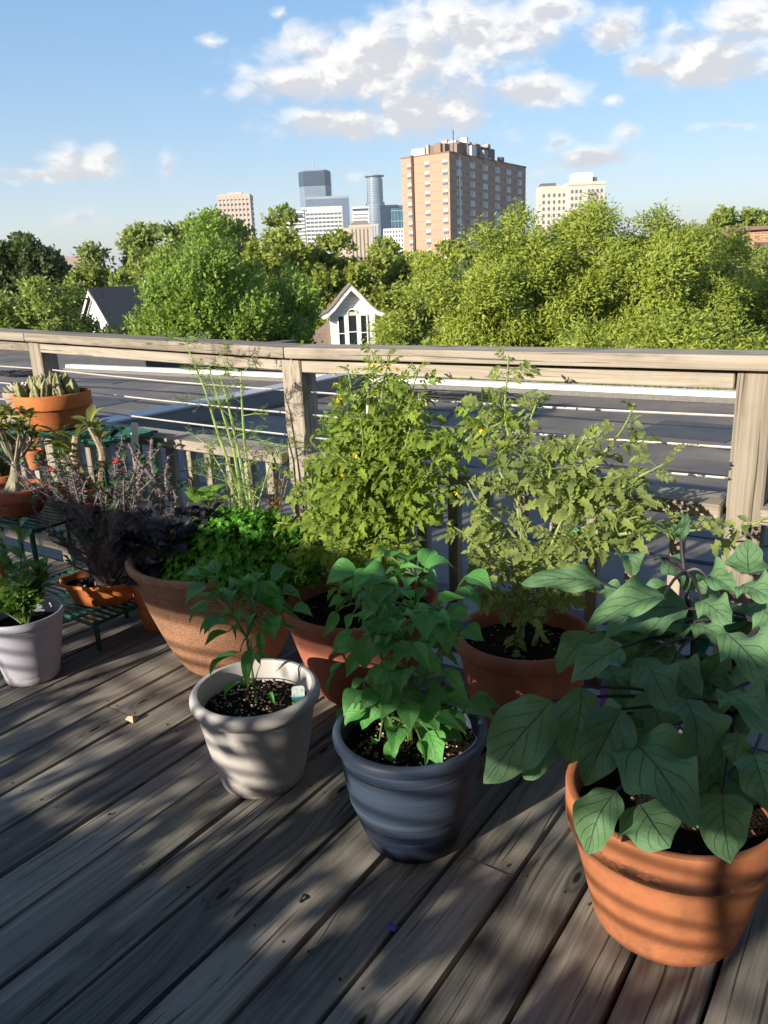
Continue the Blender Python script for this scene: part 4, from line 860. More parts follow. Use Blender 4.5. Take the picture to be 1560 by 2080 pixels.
sh = [((tx2 - .01, ty2, .28), (-.88, 1.88, .70), .008, .6), ((-.88, 1.88, .70), (-.90, 1.86, 1.09), .006, 1.1), ((-.88, 1.88, .70), (-.82, 1.88, .98), .005, 1.0), ((tx2 + .02, ty2, .28), (-.74, 1.88, .70), .009, .6), ((-.74, 1.88, .70), (-.70, 1.90, .90), .006, 1.1), ((-.74, 1.88, .66), (-.58, 1.88, .98), .005, 1.0), ((-.74, 1.88, .64), (-.47, 1.86, .86), .005, 1.0), ((-.74, 1.88, .60), (-.40, 1.84, .70), .006, 1.2),
      ((-.74, 1.88, .62), (-.54, 1.82, .72), .004, 1.3), ((-.86, 1.88, .55), (-1.02, 1.86, .74), .004, 1.1), ((-.86, 1.88, .5), (-1.05, 1.82, .62), .004, 1.2), ((-.86, 1.87, .48), (-.93, 1.76, .56), .004, 1.2), ((-.80, 1.87, .50), (-.74, 1.76, .60), .004, 1.3), ((-.74, 1.88, .70), (-.62, 1.90, .80), .004, 1.3), ((-.80, 1.88, .56), (-.66, 1.78, .66), .004, 1.3), ((-.84, 1.87, .42), (-.96, 1.78, .46), .003, 1.2), ((-.84, 1.87, .40), (-.80, 1.74, .46), .003, 1.2), ((-.82, 1.87, .42), (-.68, 1.78, .50), .003, 1.1), ((-.88, 1.88, .70), (-.97, 1.84, .92), .004, .9), ((-.74, 1.88, .70), (-.78, 1.82, .84), .004, 1.2)]
tomato('tall open tomato plant with curled pale leaves and bare stems, right of the bushy one', (tx2, ty2, .28), sh, TL2, .0205, (.07, .125), 9, [(-1.03, 1.82, .72), (-.62, 1.84, .80)], .5)
# the young tomato shoot that reaches in at the right border
o = empty('tomato_shoot', (-.12, 1.80, .60)); tag(o, 'single tomato shoot with toothed leaf reaching in before the right post', 'tomato plant')
st = MB(); st.tube(rel([(-.05, 1.86, .78), (-.17, 1.78, .80), (-.24, 1.74, .785), (-.29, 1.72, .75)], o), [.004, .0035, .003, .002], 6); st.tube(rel([(-.05, 1.86, .78), (-.02, 1.88, .5), (0, 1.9, .0)], o), .005, 6); st.build('stem', STEM_TOM, o, True)
for P, d, L in (((-.24, 1.74, .785), (-1, -.2, -.9), .14), ((-.20, 1.76, .80), (-.2, -.6, .5), .08), ((-.12, 1.80, .79), (.3, -.8, .3), .12), ((-.07, 1.84, .78), (.8, -.4, .2), .14), ((-.16, 1.78, .80), (-.5, .5, .6), .08)):
    place_leaf(o, TL2[2], P, d, L, 1.0, Vector((0, -.5, 1)))
# stakes
def stake(label, p0, p1, r, m):
    b = MB(); b.tube([p0, Vector(p0).lerp(Vector(p1), .5), p1], r, 8); return tag(b.build('plant_stake', m, None, True), label, 'stake')
stake('thin pale wooden stake rising out of the bushy tomato', (-1.375, 1.83, .25), (-1.302, 1.80, 1.005), .0048, BAMBOO)
stake('slim cane beside the stem of the tall open tomato', (-.865, 1.90, .25), (-.895, 1.90, .80), .0042, plain('grey cane', (.30, .30, .24), .7))
# ================================================================== HERBS IN THE BOWL
bx, by = -1.925, 1.765
# parsley: many ruffled leaflets on a mound of fine stalks
def parsley(root, c, rad, zt, n, seed):
    o = empty('parsley', root); tag(o, 'mound of curly bright green parsley spilling over the right side of the brown bowl', 'parsley')
    r = np.random.default_rng(seed); N = n
    a = r.uniform(0, 2 * PI, N); q = np.sqrt(r.uniform(0, 1, N)); lump = .5 + .5 * np.sin(a * 5 + q * 9)
    h = (1 - q ** 2.2) * .75 + .12 * lump; u = r.uniform(.25, 1, N) ** .5
    P = np.stack([c[0] + rad[0] * q * np.cos(a) * (.7 + .3 * u), c[1] + rad[1] * q * np.sin(a) * (.7 + .3 * u), c[2] + (zt - c[2]) * h * u + r.normal(0, .008, N)], 1)
    P += r.normal(0, .010, P.shape)
    K = 9; out = []
    fr = nrmv(np.stack([np.cos(a) * q + r.normal(0, .4, N), np.sin(a) * q + r.normal(0, .4, N), .8 + r.normal(0, .3, N)], 1))
    t1 = nrmv(np.cross(fr, r.normal(0, 1, (N, 3)))); t2 = np.cross(fr, t1)
    for k in range(K):
        ang = 2 * PI * k / K + r.uniform(-.3, .3, N); s = r.uniform(.006, .013, N)[:, None]
        d = np.cos(ang)[:, None] * t1 + np.sin(ang)[:, None] * t2; e = -np.sin(ang)[:, None] * t1 + np.cos(ang)[:, None] * t2
        zc = fr * (r.uniform(-.7, .9, N))[:, None]
        out.append(np.stack([P, P + s * (d * .7 + e * .6 + zc * .8), P + s * (d * 1.25 + zc * .1), P + s * (d * .7 - e * .6 - zc * .5)], 1))
    V = np.concatenate(out) - np.array(root)
    f = inst('foliage', quads_mesh('parsley_foliage', V, L_PARS), o); f['kind'] = 'stuff'
    st = MB()
    for k in range(40):
        i = r.integers(N); st.tube([Vector((c[0] + rad[0] * .3 * math.cos(k), c[1] + rad[1] * .3 * math.sin(k), c[2] - .03)) - Vector(root), Vector(P[i]) - Vector(root)], .0013, 4, False)
    s_ = st.build('stalks', STEM_FEN, o); s_['kind'] = 'stuff'; return o
parsley((bx + .10, by, .40), (bx + .12, by + .0, .385), (.30, .27), .60, 6500, 5)
# fennel: stalks with thread leaves
fe = empty('fennel', (-1.94, 1.90, .40)); tag(fe, 'tall wispy fennel with pale stalks and thread leaves rising from the brown bowl', 'fennel')
st = MB(); thr = []; rr = random.Random(21)
stalks = [[(-1.94, 1.90, .38), (-1.955, 1.90, .60), (-2.02, 1.89, .80), (-2.05, 1.88, .95), (-2.115, 1.87, 1.12)], [(-1.93, 1.90, .38), (-1.945, 1.90, .58), (-1.95, 1.89, .75), (-1.99, 1.88, .92), (-2.02, 1.88, 1.03)],
          [(-1.92, 1.90, .38), (-1.915, 1.90, .56), (-1.93, 1.89, .76), (-1.95, 1.88, .93), (-1.97, 1.88, 1.0)], [(-1.92, 1.90, .38), (-1.90, 1.90, .60), (-1.895, 1.89, .78), (-1.88, 1.88, .92), (-1.87, 1.88, 1.02)],
          [(-1.95, 1.90, .38), (-1.97, 1.91, .55), (-2.04, 1.91, .66), (-2.11, 1.92, .74)], [(-1.91, 1.90, .38), (-1.87, 1.90, .55), (-1.80, 1.90, .70), (-1.74, 1.89, .78)], [(-1.93, 1.89, .38), (-1.91, 1.88, .52), (-1.84, 1.87, .62)]]
def threads(P, d, L, n, depth=2):
    for i in range(n):
        t = (i + .5) / n; B = P + d * L * t
        for q in range(2):
            e = (d * .8 + Vector((rr.gauss(0, .8), rr.gauss(0, .8), rr.gauss(.15, .6)))).normalized(); l2 = L * .45 * (1 - .6 * t) * rr.uniform(.6, 1.3)
            thr.append((B, B + e * l2, .0006))
            if depth > 0:
                for w in range(7):
                    tt = rr.uniform(.3, 1); C = B + e * l2 * tt; e2 = (e + Vector((rr.gauss(0, .7), rr.gauss(0, .7), rr.gauss(0, .6)))).normalized(); thr.append((C, C + e2 * l2 * rr.uniform(.3, .65), .0008))
for s_i, s in enumerate(stalks):
    s = [Vector(p) for p in s]; n = len(s); st.tube(rel(s, fe), [(.0062 if s_i < 4 else .004) * (1 - .8 * i / (n - 1)) + .0008 for i in range(n)], 6)
    for k in range(11):
        t = .30 + .65 * k / 7 + rr.uniform(-.03, .03); t = min(.99, t); q = t * (n - 1); i0 = min(n - 2, int(q)); P = s[i0].lerp(s[i0 + 1], q - i0)
        a = rr.uniform(0, 6.28); d = Vector((math.cos(a), math.sin(a) * .8, rr.uniform(-.1, .9))).normalized(); L = rr.uniform(.08, .19) * (1.1 - .5 * t)
        st.tube(rel([P, P + d * L * .5, P + d * L + Vector((0, 0, -.01))], fe), [.0016, .001, .0006], 4, False); threads(P + d * L * .25, d, L * .8, 6)
V = []
for A, B, w in thr:
    A = A - fe.location; B = B - fe.location; e = (B - A).cross(Vector((rr.gauss(0, 1), rr.gauss(0, 1), rr.gauss(0, 1)))); e = e.normalized() * w if e.length > 1e-9 else Vector((w, 0, 0))
    V.append([A - e, A + e, B + e * .5, B - e * .5])
st.build('stalk', STEM_FEN, fe, True)
fo = inst('frond', quads_mesh('fennel_frond', np.array([[tuple(p) for p in q] for q in V]), L_FEN), fe); fo['kind'] = 'stuff'
# basils
basw = lambda t: .40 * (max(1e-4, math.sin(PI * t ** .68)) ** .9) * (1 - .2 * t)
PBM = [leaf_mesh('purple_basil_leaf', L_PBAS, basw, 8, 3, .14, .5, .12, 3, 0, None, k + 70, .3 * (k - 1)) for k in range(3)]
GBM = [leaf_mesh('basil_leaf', L_GBAS, basw, 8, 3, .22, -.35, .05, 3, 0, None, k + 75, 0) for k in range(3)]
def basil(name, label, root, heads, meshes, lr, sm, n_per, seed):
    o = empty(name, root); tag(o, label, 'basil'); st = MB(); rr = random.Random(seed)
    for hd in heads:
        hd = Vector(hd); b0 = Vector((root[0] + rr.uniform(-.03, .03), root[1] + rr.uniform(-.03, .03), root[2])); st.tube(rel(curve_pts(b0, hd, 6, .02), o), [.0035, .003, .0028, .0025, .002, .0015], 5)
        for k in range(n_per):
            a = rr.uniform(0, 6.28); t = rr.random(); P = hd + Vector((0, 0, -.05 * t)); d = Vector((math.cos(a), math.sin(a), .7 - 1.0 * t + rr.uniform(-.2, .2)))
            place_leaf(o, meshes[k % len(meshes)], P + d * .006, d, rr.uniform(*lr) * (.65 + .5 * t), rr.uniform(.9, 1.2), Vector((0, 0, 1)) + hint(P, 0, .3, .3, rr))
    st.build('stem', sm, o, True); return o
rr0 = random.Random(4)
basil('purple_basil', 'dark purple basil with pointed leaves over the left rim of the brown bowl', (-2.09, 1.68, .38),
      [(-2.09 + rr0.uniform(-.13, .20), 1.66 + rr0.uniform(-.11, .10), .44 + rr0.uniform(0, .17)) for _ in range(15)] + [(-2.11, 1.56, .41), (-2.02, 1.52, .43), (-2.14, 1.62, .52), (-1.94, 1.60, .56), (-1.90, 1.62, .52)], PBM, (.045, .075), STEM_EGG, 9, 6)
basil('basil', 'bright green basil with puckered leaves behind the purple basil in the brown bowl', (-2.12, 1.90, .40), [(-2.13, 1.88, .57), (-2.08, 1.86, .59), (-2.04, 1.88, .56), (-2.16, 1.86, .52), (-2.05, 1.83, .53)], GBM, (.07, .105), STEM_PEP, 7, 7)
# dry brown parsley seed head beside the fennel
o = empty('dry_herb', (-1.86, 1.95, .40)); tag(o, 'small yellow brown drying herb sprig between fennel and bushy tomato', 'dry herb'); st = MB(); V = []
rr = random.Random(5)
for k in range(7):
    e = Vector((-1.83 + rr.uniform(-.05, .06), 1.95 + rr.uniform(-.03, .03), rr.uniform(.56, .70))); pts = curve_pts((-1.86, 1.95, .40), e, 5, .01); st.tube(rel(pts, o), .0015, 4)
    for q in range(22):
        P = Vector(pts[2 + q % 3]) + Vector((rr.gauss(0, .014), rr.gauss(0, .014), rr.gauss(.01, .018))) - o.location; d = Vector((rr.gauss(0, 1), rr.gauss(0, 1), rr.gauss(.6, 1))).normalized() * rr.uniform(.008, .02); w = d.cross(Vector((1, .3, .2))).normalized() * .003
        V.append([tuple(P), tuple(P + d * .5 + w), tuple(P + d), tuple(P + d * .5 - w)])
st.build('stem', plain('dry stem', (.33, .24, .10), .8), o)
fo = inst('foliage', quads_mesh('dry_foliage', np.array(V), leafm('dry leaf', (.30, .20, .06), (.4, .25, .06), .25)), o); fo['kind'] = 'stuff'

# ================================================================== LEFT GROUP: STAND, SUCCULENTS, THORN BUSH
ps = empty('plant_stand', (-2.98, 1.85, 0)); tag(ps, 'green enamelled metal plant stand with slatted shelves in three steps at the left', 'plant stand')
def shelf(x0, x1, y0, y1, z):
    b = MB(); b.tube(rel([(x0, y0, z), (x1, y0, z), (x1, y1, z), (x0, y1, z), (x0, y0, z)], ps), .008, 6); b.build('shelf_frame', GREEN_METAL, ps, True)
    n = int((y1 - y0) / .028)
    for i in range(1, n):
        y = y0 + (y1 - y0) * i / n; inst('slat', SLAT, ps, mat=Matrix.Translation(Vector(((x0 + x1) / 2, y, z)) - ps.location) @ Matrix.Diagonal((x1 - x0, 1, 1, 1)))
b = MB(); b.box((0, 0, 0), (1, .012, .006)); SLAT = b.mesh('slat', GREEN_METAL, False)
shelf(-3.32, -2.58, 1.82, 2.08, .729); shelf(-3.30, -2.62, 1.50, 1.84, .461); shelf(-3.02, -2.42, 1.56, 1.86, .116)
for (x, y, z) in ((-3.30, 2.07, .73), (-2.60, 2.07, .73), (-3.30, 1.83, .73), (-2.60, 1.83, .73), (-3.28, 1.51, .46), (-2.64, 1.51, .46), (-2.44, 1.58, .116), (-2.44, 1.85, .116)):
    b = MB(); b.tube(rel([(x, y, 0), (x, y, z)], ps), .0095, 7); b.build('leg', GREEN_METAL, ps, True)
b = MB(); pts = [(-2.60 + .045 * math.sin(t * PI * 1.35), 1.88, .73 + .05 * math.sin(t * PI) + .02 - .05 * t) for t in np.linspace(0, 1, 12)]; b.tube(rel(pts, ps), .008, 7); b.build('scroll', GREEN_METAL, ps, True)
for x in (-2.59, -2.76): b = MB(); b.box(Vector((x, 1.81, .60)) - ps.location, (.03, .004, .25)); b.build('brace', GREEN_METAL, ps)

CPT = pot('flower_pot', 'wide orange terracotta pan full of ribbed cactus stems on the stand top', -3.06, 1.95, .156, .100, .150, TERRA_ORANGE, .062, .009, .012, .022, lip_round=False, z=.738, seg=64)
def cactus(root, label, n, rad, hr, seed, m=CACTUS):
    o = empty('cactus', root); tag(o, label, 'cactus'); rr = random.Random(seed)
    for i in range(n):
        a = rr.uniform(0, 6.28); q = math.sqrt(rr.random()) * rad; h = rr.uniform(*hr) * (1 - .3 * q / rad); r0 = rr.uniform(.0105, .0145); ph = rr.uniform(0, 6)
        def rf(an, z, h=h, ph=ph): return 1 + .30 * math.cos(4 * (an + ph)) + .10 * math.sin(z * 420)
        pr = [(r0 * .8, -.02)] + [(r0 * (.85 + .3 * math.sin(PI * t * .9)) * (1 - t ** 5), h * t) for t in np.linspace(0, 1, 16)]
        b = MB(); b.lathe(pr, 24, rfn=rf); s = b.build('stem', m, o, True, angle=R(75)); s.location = (q * math.cos(a), q * math.sin(a), 0); s.rotation_euler = (rr.uniform(-.25, .25), rr.uniform(-.25, .25), 0)
    return o
cactus((-3.06, 1.95, .865), 'clump of short ribbed olive cactus stems crowding the orange pan on top of the stand', 56, .130, (.075, .135), 3)
GPT = pot('flower_pot', 'greyed old clay pot with a pale rosette, left of the cactus pan', -3.674, 2.165, .076, .044, .115, TERRA_GREY, .032, .006, .008, .014, lip_round=False, z=.722)
sucw = lambda t: .24 * (max(1e-4, math.sin(PI * t ** .8)) ** .8)
SUCM = leaf_mesh('rosette_leaf', SUCC_W, sucw, 6, 2, -.18, .35)
o = empty('succulent', (-3.674, 2.165, .83)); tag(o, 'pale whitish rosette succulent with upturned leaves in the greyed clay pot', 'succulent')
for k in range(34):
    a = k * 2.4; t = k / 34; place_leaf(o, SUCM, (-3.674 + .008 * math.cos(a), 2.165 + .008 * math.sin(a), .825 + .016 * t), (math.cos(a), math.sin(a), .35 + 1.3 * t), .082 - .04 * t, 1.0, (-math.cos(a) * .4, -math.sin(a) * .4, 1))
b = MB(); b.lathe([(.001, 0), (.045, 0), (.072, .008), (.084, .028), (.08, .028), (.068, .013), (.001, .007)], 40)
sa = tag(b.build('saucer', YEL_SAUCER, None, True, loc=(-3.52, 2.085, .724)), 'shallow pale yellow saucer beneath the greyed clay pot at the far left', 'saucer')
o = empty('succulent', (-3.53, 2.08, .735)); tag(o, 'tiny dark green rosette sitting in the pale yellow saucer', 'succulent')
L_ROS = leafm('green rosette leaf', (.10, .13, .06), (.2, .25, .08), .15); RM = leaf_mesh('green_rosette_leaf', L_ROS, sucw, 5, 2, -.15, .3)
for k in range(22): a = k * 2.4; t = k / 22; place_leaf(o, RM, (-3.53, 2.08, .735 + .02 * t), (math.cos(a), math.sin(a), .3 + 1.2 * t), .06 - .02 * t, 1.0, (-math.cos(a) * .4, -math.sin(a) * .4, 1))

# desert rose
APT = pot('flower_pot', 'shallow brown red clay bulb pan of the desert rose on the middle shelf', -2.872, 1.62, .118, .076, .108, TERRA_DARK, .046, .008, .010, .016, lip_round=False, z=.470, soil_m=GRAVEL)
crumbs(APT, .100, .093, 170, .006, GRAVEL, 'gravel', seed=9)
dr = empty('desert_rose', (-2.872, 1.62, .563)); dr.scale = (.66, .66, .72); tag(dr, 'desert rose with a pale swollen trunk, thin branches and tufts of small leaves', 'desert rose')
b = MB(); O = Vector((0, 0, 0))
b.tube([(-.01, 0, -.02), (-.01, 0, .0), (-.012, 0, .035), (-.006, .005, .075), (.0, .01, .12), (.004, .01, .16)], [.062, .066, .050, .034, .027, .022], 14)
for a, r in ((3.4, .085), (4.6, .08), (5.6, .085), (.4, .07), (2.4, .08)): b.tube([(-.01, 0, .05), (.04 * math.cos(a) - .01, .04 * math.sin(a), .02), (r * math.cos(a) - .01, r * math.sin(a), -.012)], [.034, .026, .010], 8)
b.build('trunk', CAUDEX, dr, True); b = MB(); rr = random.Random(12); tips = []
for k in range(11):
    a = 2 * PI * k / 11 + rr.uniform(-.2, .2); q = rr.uniform(.05, .15); z = rr.uniform(.20, .37); m_ = Vector((q * .5 * math.cos(a), q * .5 * math.sin(a), z * .62 + .02)); e = Vector((q * math.cos(a), q * math.sin(a), z))
    b.tube([(0, .01, .14), m_, e], [.012, .008, .006], 6); tips.append(e)
    for s in (-1, 1): e2 = e + Vector((rr.uniform(-.05, .05), rr.uniform(-.05, .05), rr.uniform(.0, .05))); b.tube([m_.lerp(e, .6), e2], [.006, .005], 5); tips.append(e2)
b.build('branch', CAUDEX, dr, True)
sw = lambda t: .20 * (max(1e-4, math.sin(PI * t ** 1.5)) ** .8)
DRM = [leaf_mesh('desert_rose_leaf', L_SUC, sw, 6, 2, .12, .4, 0, 5, 0, None, k) for k in range(2)]
for e in tips:
    for k in range(6):
        a = k * 2.4 + rr.random(); place_leaf(dr, DRM[k % 2], e + dr.location, (math.cos(a), math.sin(a), .7 + rr.uniform(-.5, .5)), rr.uniform(.055, .085), rr.uniform(.9, 1.2), Vector((0, 0, 1)) - Vector((math.cos(a), math.sin(a), 0)) * .3)
KPT = pot('flower_pot', 'pale orange clay pot holding a round dark cactus behind the desert rose', -3.162, 1.72, .080, .058, .105, TERRA, .036, .006, .010, .015, lip_round=False, z=.470)
def barrel(root, r, label):
    o = empty('cactus', root); tag(o, label, 'cactus'); b = MB()
    b.lathe([(r * .7, -.03)] + [(r * math.sin(t) + .0004, r * .9 - r * .95 * math.cos(t)) for t in np.linspace(.7, PI, 14)], 60, rfn=lambda a, z: 1 + .07 * math.cos(13 * a)); b.build('body', plain('dark green cactus skin', (.025, .06, .02), .5, 0, .2), o, True, angle=R(70)); return o
barrel((-3.162, 1.72, .578), .056, 'round ribbed dark green cactus in the pale orange pot at the left border')
SPT = pot('flower_pot', 'small clay pot with an orange flowered succulent behind the desert rose', -3.015, 1.80, .042, .030, .085, TERRA, .024, .004, .006, .010, lip_round=False, z=.590)
RD = pot('flower_pot', 'small plain red clay pot on the middle shelf behind the thorn bush', -2.806, 1.79, .052, .035, .09, TERRA_ORANGE, .03, .005, .008, .012, lip_round=False, z=.470)
LPT = pot('flower_pot', 'little clay pot at the very left border behind the lavender pot', -2.91, 1.50, .052, .035, .10, TERRA_ORANGE, .032, .005, .008, .012, lip_round=False, z=.211)
o = empty('upturned_pot', (-2.91, 1.50, 0.001)); o.scale = (1, 1, 2.1); tag(o, 'upturned dark clay pot carrying the little clay pot at the left border', 'flower pot'); b = MB(); b.lathe([(.085, 0), (.085, .035), (.078, .035), (.055, .099), (.0005, .0995)], 40); b.build('body', TERRA_DARK, o, True)
o = empty('flowering_succulent', (-3.015, 1.80, .668)); tag(o, 'little succulent with peach orange flower heads in the small clay pot', 'succulent'); rr = random.Random(3)
for k in range(8): a = k * 2.4; place_leaf(o, DRM[k % 2], (-3.015, 1.80, .668), (math.cos(a), math.sin(a), .8), .045, 1.1, (0, 0, 1))
b = MB()
for k in range(6): c = Vector((rr.gauss(0, .014), rr.gauss(0, .014), .035 + rr.uniform(0, .012))); b.lathe([(.0005, -.004), (.005, -.002), (.009, .006), (.004, .007), (.0005, .002)], 8, c)
b.build('flower', plain('peach flower', (.62, .22, .08), .6), o, True)

# oval clay tray with stones
o = bpy.data.meshes.new('clay_tray')
tr = MB(); n = 72
def ell(rx, ry, z, wob=0): return [(rx * math.cos(2 * PI * k / n) * (1 + wob * math.cos(8 * 2 * PI * k / n)), ry * math.sin(2 * PI * k / n) * (1 + wob * math.cos(8 * 2 * PI * k / n)), z) for k in range(n)]
rings = [ell(.17, .10, 0), ell(.18, .107, .004), ell(.205, .122, .045, .015), ell(.228, .135, .082, .03), ell(.246, .146, .088, .03), ell(.250, .148, .096, .03), ell(.246, .145, .103, .03), ell(.234, .137, .102, .03), ell(.22, .128, .085, .02), ell(.21, .122, .072)]
tr.add([p for r_ in rings for p in r_], [(i * n + k, i * n + (k + 1) % n, (i + 1) * n + (k + 1) % n, (i + 1) * n + k) for i in range(len(rings) - 1) for k in range(n)] + [tuple(range(n))[::-1]])
TR = inst('clay_tray', tr.mesh('clay_tray', TERRA_ORANGE, True, R(45)), None, loc=(-2.572, 1.72, .126)); TR.rotation_euler = (0, 0, .5); TR.scale = (.66, .70, .9); tag(TR, 'oval terracotta tray with scalloped rim and stones on the low green shelf', 'tray')
s = MB(); s.lathe([(.0005, .085), (.16, .083), (1.0, .078)], 40); me = s.mesh('soil', SOIL, True); so_ = inst('soil', me, TR); so_.scale = (.212, .124, 1)
rr = random.Random(8)
for k in range(16):
    b = MB(); r_ = rr.uniform(.012, .026); b.lathe([(.0005, -r_ * .6), (r_ * .8, -r_ * .35), (r_, 0), (r_ * .75, r_ * .45), (.0005, r_ * .6)], 9, rfn=lambda a, z, q=rr.uniform(0, 6): 1 + .25 * math.sin(2 * a + q) + .15 * math.sin(3 * a + z * 60))
    st_ = b.build('stone', plain('tray stone', tuple(v * rr.uniform(.6, 1.15) for v in (.40, .35, .31)), .85) if k < 4 else GRAVEL, TR, True, angle=R(60)); a = rr.uniform(0, 6.28); q = rr.uniform(.2, .85); st_.location = (.21 * q * math.cos(a), .12 * q * math.sin(a), .092); st_.rotation_euler = (0, rr.uniform(-.4, .4), rr.uniform(0, 6))

# crown of thorns: a thicket of grey spiny stems
def thorn_bush(name, label, root, stems, mat_s, r0, spine, seed, leaves, lsize, spd):
    o = empty(name, root); tag(o, label, name.replace('_', ' ')); rr = random.Random(seed); b = MB(); V = []; ends = []
    for (p0, p1, rs) in stems:
        pts = shoot_path(p0, p1, 8, .022, rr); st_r = [r0 * rs * (1 - .35 * i / 7) for i in range(8)]; b.tube(rel(pts, o), st_r, 7); ends.append((pts, rs))
        Ln = (Vector(p1) - Vector(p0)).length
        for q in range(int(Ln * spd)):
            t = rr.random() * 6.99; i0 = int(t); P = pts[i0].lerp(pts[i0 + 1], t - i0) - o.location; ax = (pts[i0 + 1] - pts[i0]).normalized()
            d = ax.cross(Vector((rr.gauss(0, 1), rr.gauss(0, 1), rr.gauss(0, 1)))).normalized(); d = (d + ax * rr.uniform(-.2, .4)).normalized(); L = spine * rr.uniform(.6, 1.3); w = d.cross(ax).normalized() * .0011
            B = P + d * st_r[i0] * .8; V.append([tuple(B - w), tuple(B + w), tuple(B + d * L + w * .1), tuple(B + d * L - w * .1)]); w2 = ax * .0011; V.append([tuple(B - w2), tuple(B + w2), tuple(B + d * L + w2 * .1), tuple(B + d * L - w2 * .1)])
    b.build('stem', mat_s, o, True); f = inst('thorns', quads_mesh('thorns', np.array(V), THORN), o); f['kind'] = 'stuff'
    for (pts, rs) in ends:
        for k in range(leaves):
            t = 7 - rr.random() ** 2 * 2.2; i0 = min(6, int(t)); P = pts[i0].lerp(pts[i0 + 1], min(1, t - i0)); a = rr.uniform(0, 6.28); d = Vector((math.cos(a), math.sin(a), rr.uniform(.2, 1.2)))
            place_leaf(o, lsize[0][k % len(lsize[0])], P, d, rr.uniform(*lsize[1]), 1.0, Vector((0, 0, 1)) - Vector((math.cos(a), math.sin(a), 0)) * .3)
    return o
THM = [leaf_mesh('thorn_leaf', L_THORN, lambda t: .26 * (max(1e-4, math.sin(PI * t ** 1.3)) ** .8), 5, 2, .1, .3, 0, 5, 0, None, k) for k in range(2)]
rr = random.Random(31); stems = []
for k in range(84):
    a = rr.uniform(0, 6.28); p0 = (-2.55 + rr.uniform(-.07, .07), 1.73 + rr.uniform(-.04, .04), .20); q = rr.uniform(.3, 1)
    p1 = (-2.53 + .33 * q * math.cos(a), 1.745 + .24 * q * math.sin(a), rr.uniform(.34, .70) + .05 * (1 - q)); stems.append((p0, p1, rr.uniform(.6, 1)))
    if k % 4: m_ = Vector(p0).lerp(Vector(p1), .55); stems.append((tuple(m_), (p1[0] + rr.uniform(-.12, .12), p1[1] + rr.uniform(-.08, .08), p1[2] + rr.uniform(-.06, .10)), .55))
tb = thorn_bush('crown_of_thorns', 'thicket of grey brown thorny stems with sparse leaves and red flowers over the clay tray', (-2.55, 1.73, .20), stems, STEM_GREY, .0058, .017, 13, 5, (THM, (.022, .042)), 420)
for p in ((-2.68, 1.66, .655), (-2.44, 1.62, .555), (-2.38, 1.73, .70)):
    b = MB()
    for k in range(3): c = Vector((random.gauss(0, .006), random.gauss(0, .006), random.gauss(0, .004))); b.lathe([(.0005, -.003), (.005, 0), (.010, .002), (.006, .004), (.0005, .001)], 8, c)
    b.build('flower', PETAL_R, tb, True, loc=Vector(p) - tb.location)
PAM = [leaf_mesh('pachypodium_leaf', L_SUC, lambda t: .17 * (max(1e-4, math.sin(PI * t ** 1.25)) ** .8), 6, 2, .12, .4, 0, 5, 0, None, k) for k in range(2)]
pl = [((-2.70, 1.80, .50), (-2.80, 1.79, .735), 1.1), ((-2.68, 1.80, .50), (-2.68, 1.78, .76), 1.2), ((-2.58, 1.80, .50), (-2.60, 1.79, .80), 1.0), ((-2.62, 1.78, .50), (-2.74, 1.76, .66), 1.1)]
thorn_bush('spiny_succulent', 'thick pale spiny stems topped with rosettes of long light leaves below the cactus pan', (-2.68, 1.80, .50), pl, STEM_PACHY, .018, .016, 14, 11, (PAM, (.07, .11)), 420)
thorn_bush('thorn_twigs', 'bare dark thorny twigs standing before the balusters right of the thorn thicket', (-2.33, 1.86, .30), [((-2.36, 1.86, .30), (-2.33, 1.86, .76), 1.1), ((-2.33, 1.86, .30), (-2.26, 1.87, .70), 1.0), ((-2.34, 1.86, .45), (-2.44, 1.84, .74), .9), ((-2.30, 1.86, .30), (-2.24, 1.84, .60), .8)], STEM_GREY, .008, .014, 15, 4, (THM, (.018, .03)), 300)
b = MB(); b.lathe([(.0005, .0), (.04, 0), (.05, .06), (.056, .06), (.058, .085), (.05, .085), (.046, .07), (.0005, .068)], 36); tag(b.build('flower_pot', TERRA_DARK, None, True, loc=(-2.68, 1.80, .470)), 'dark clay pot inside the thicket that carries the pale spiny stems', 'flower pot')

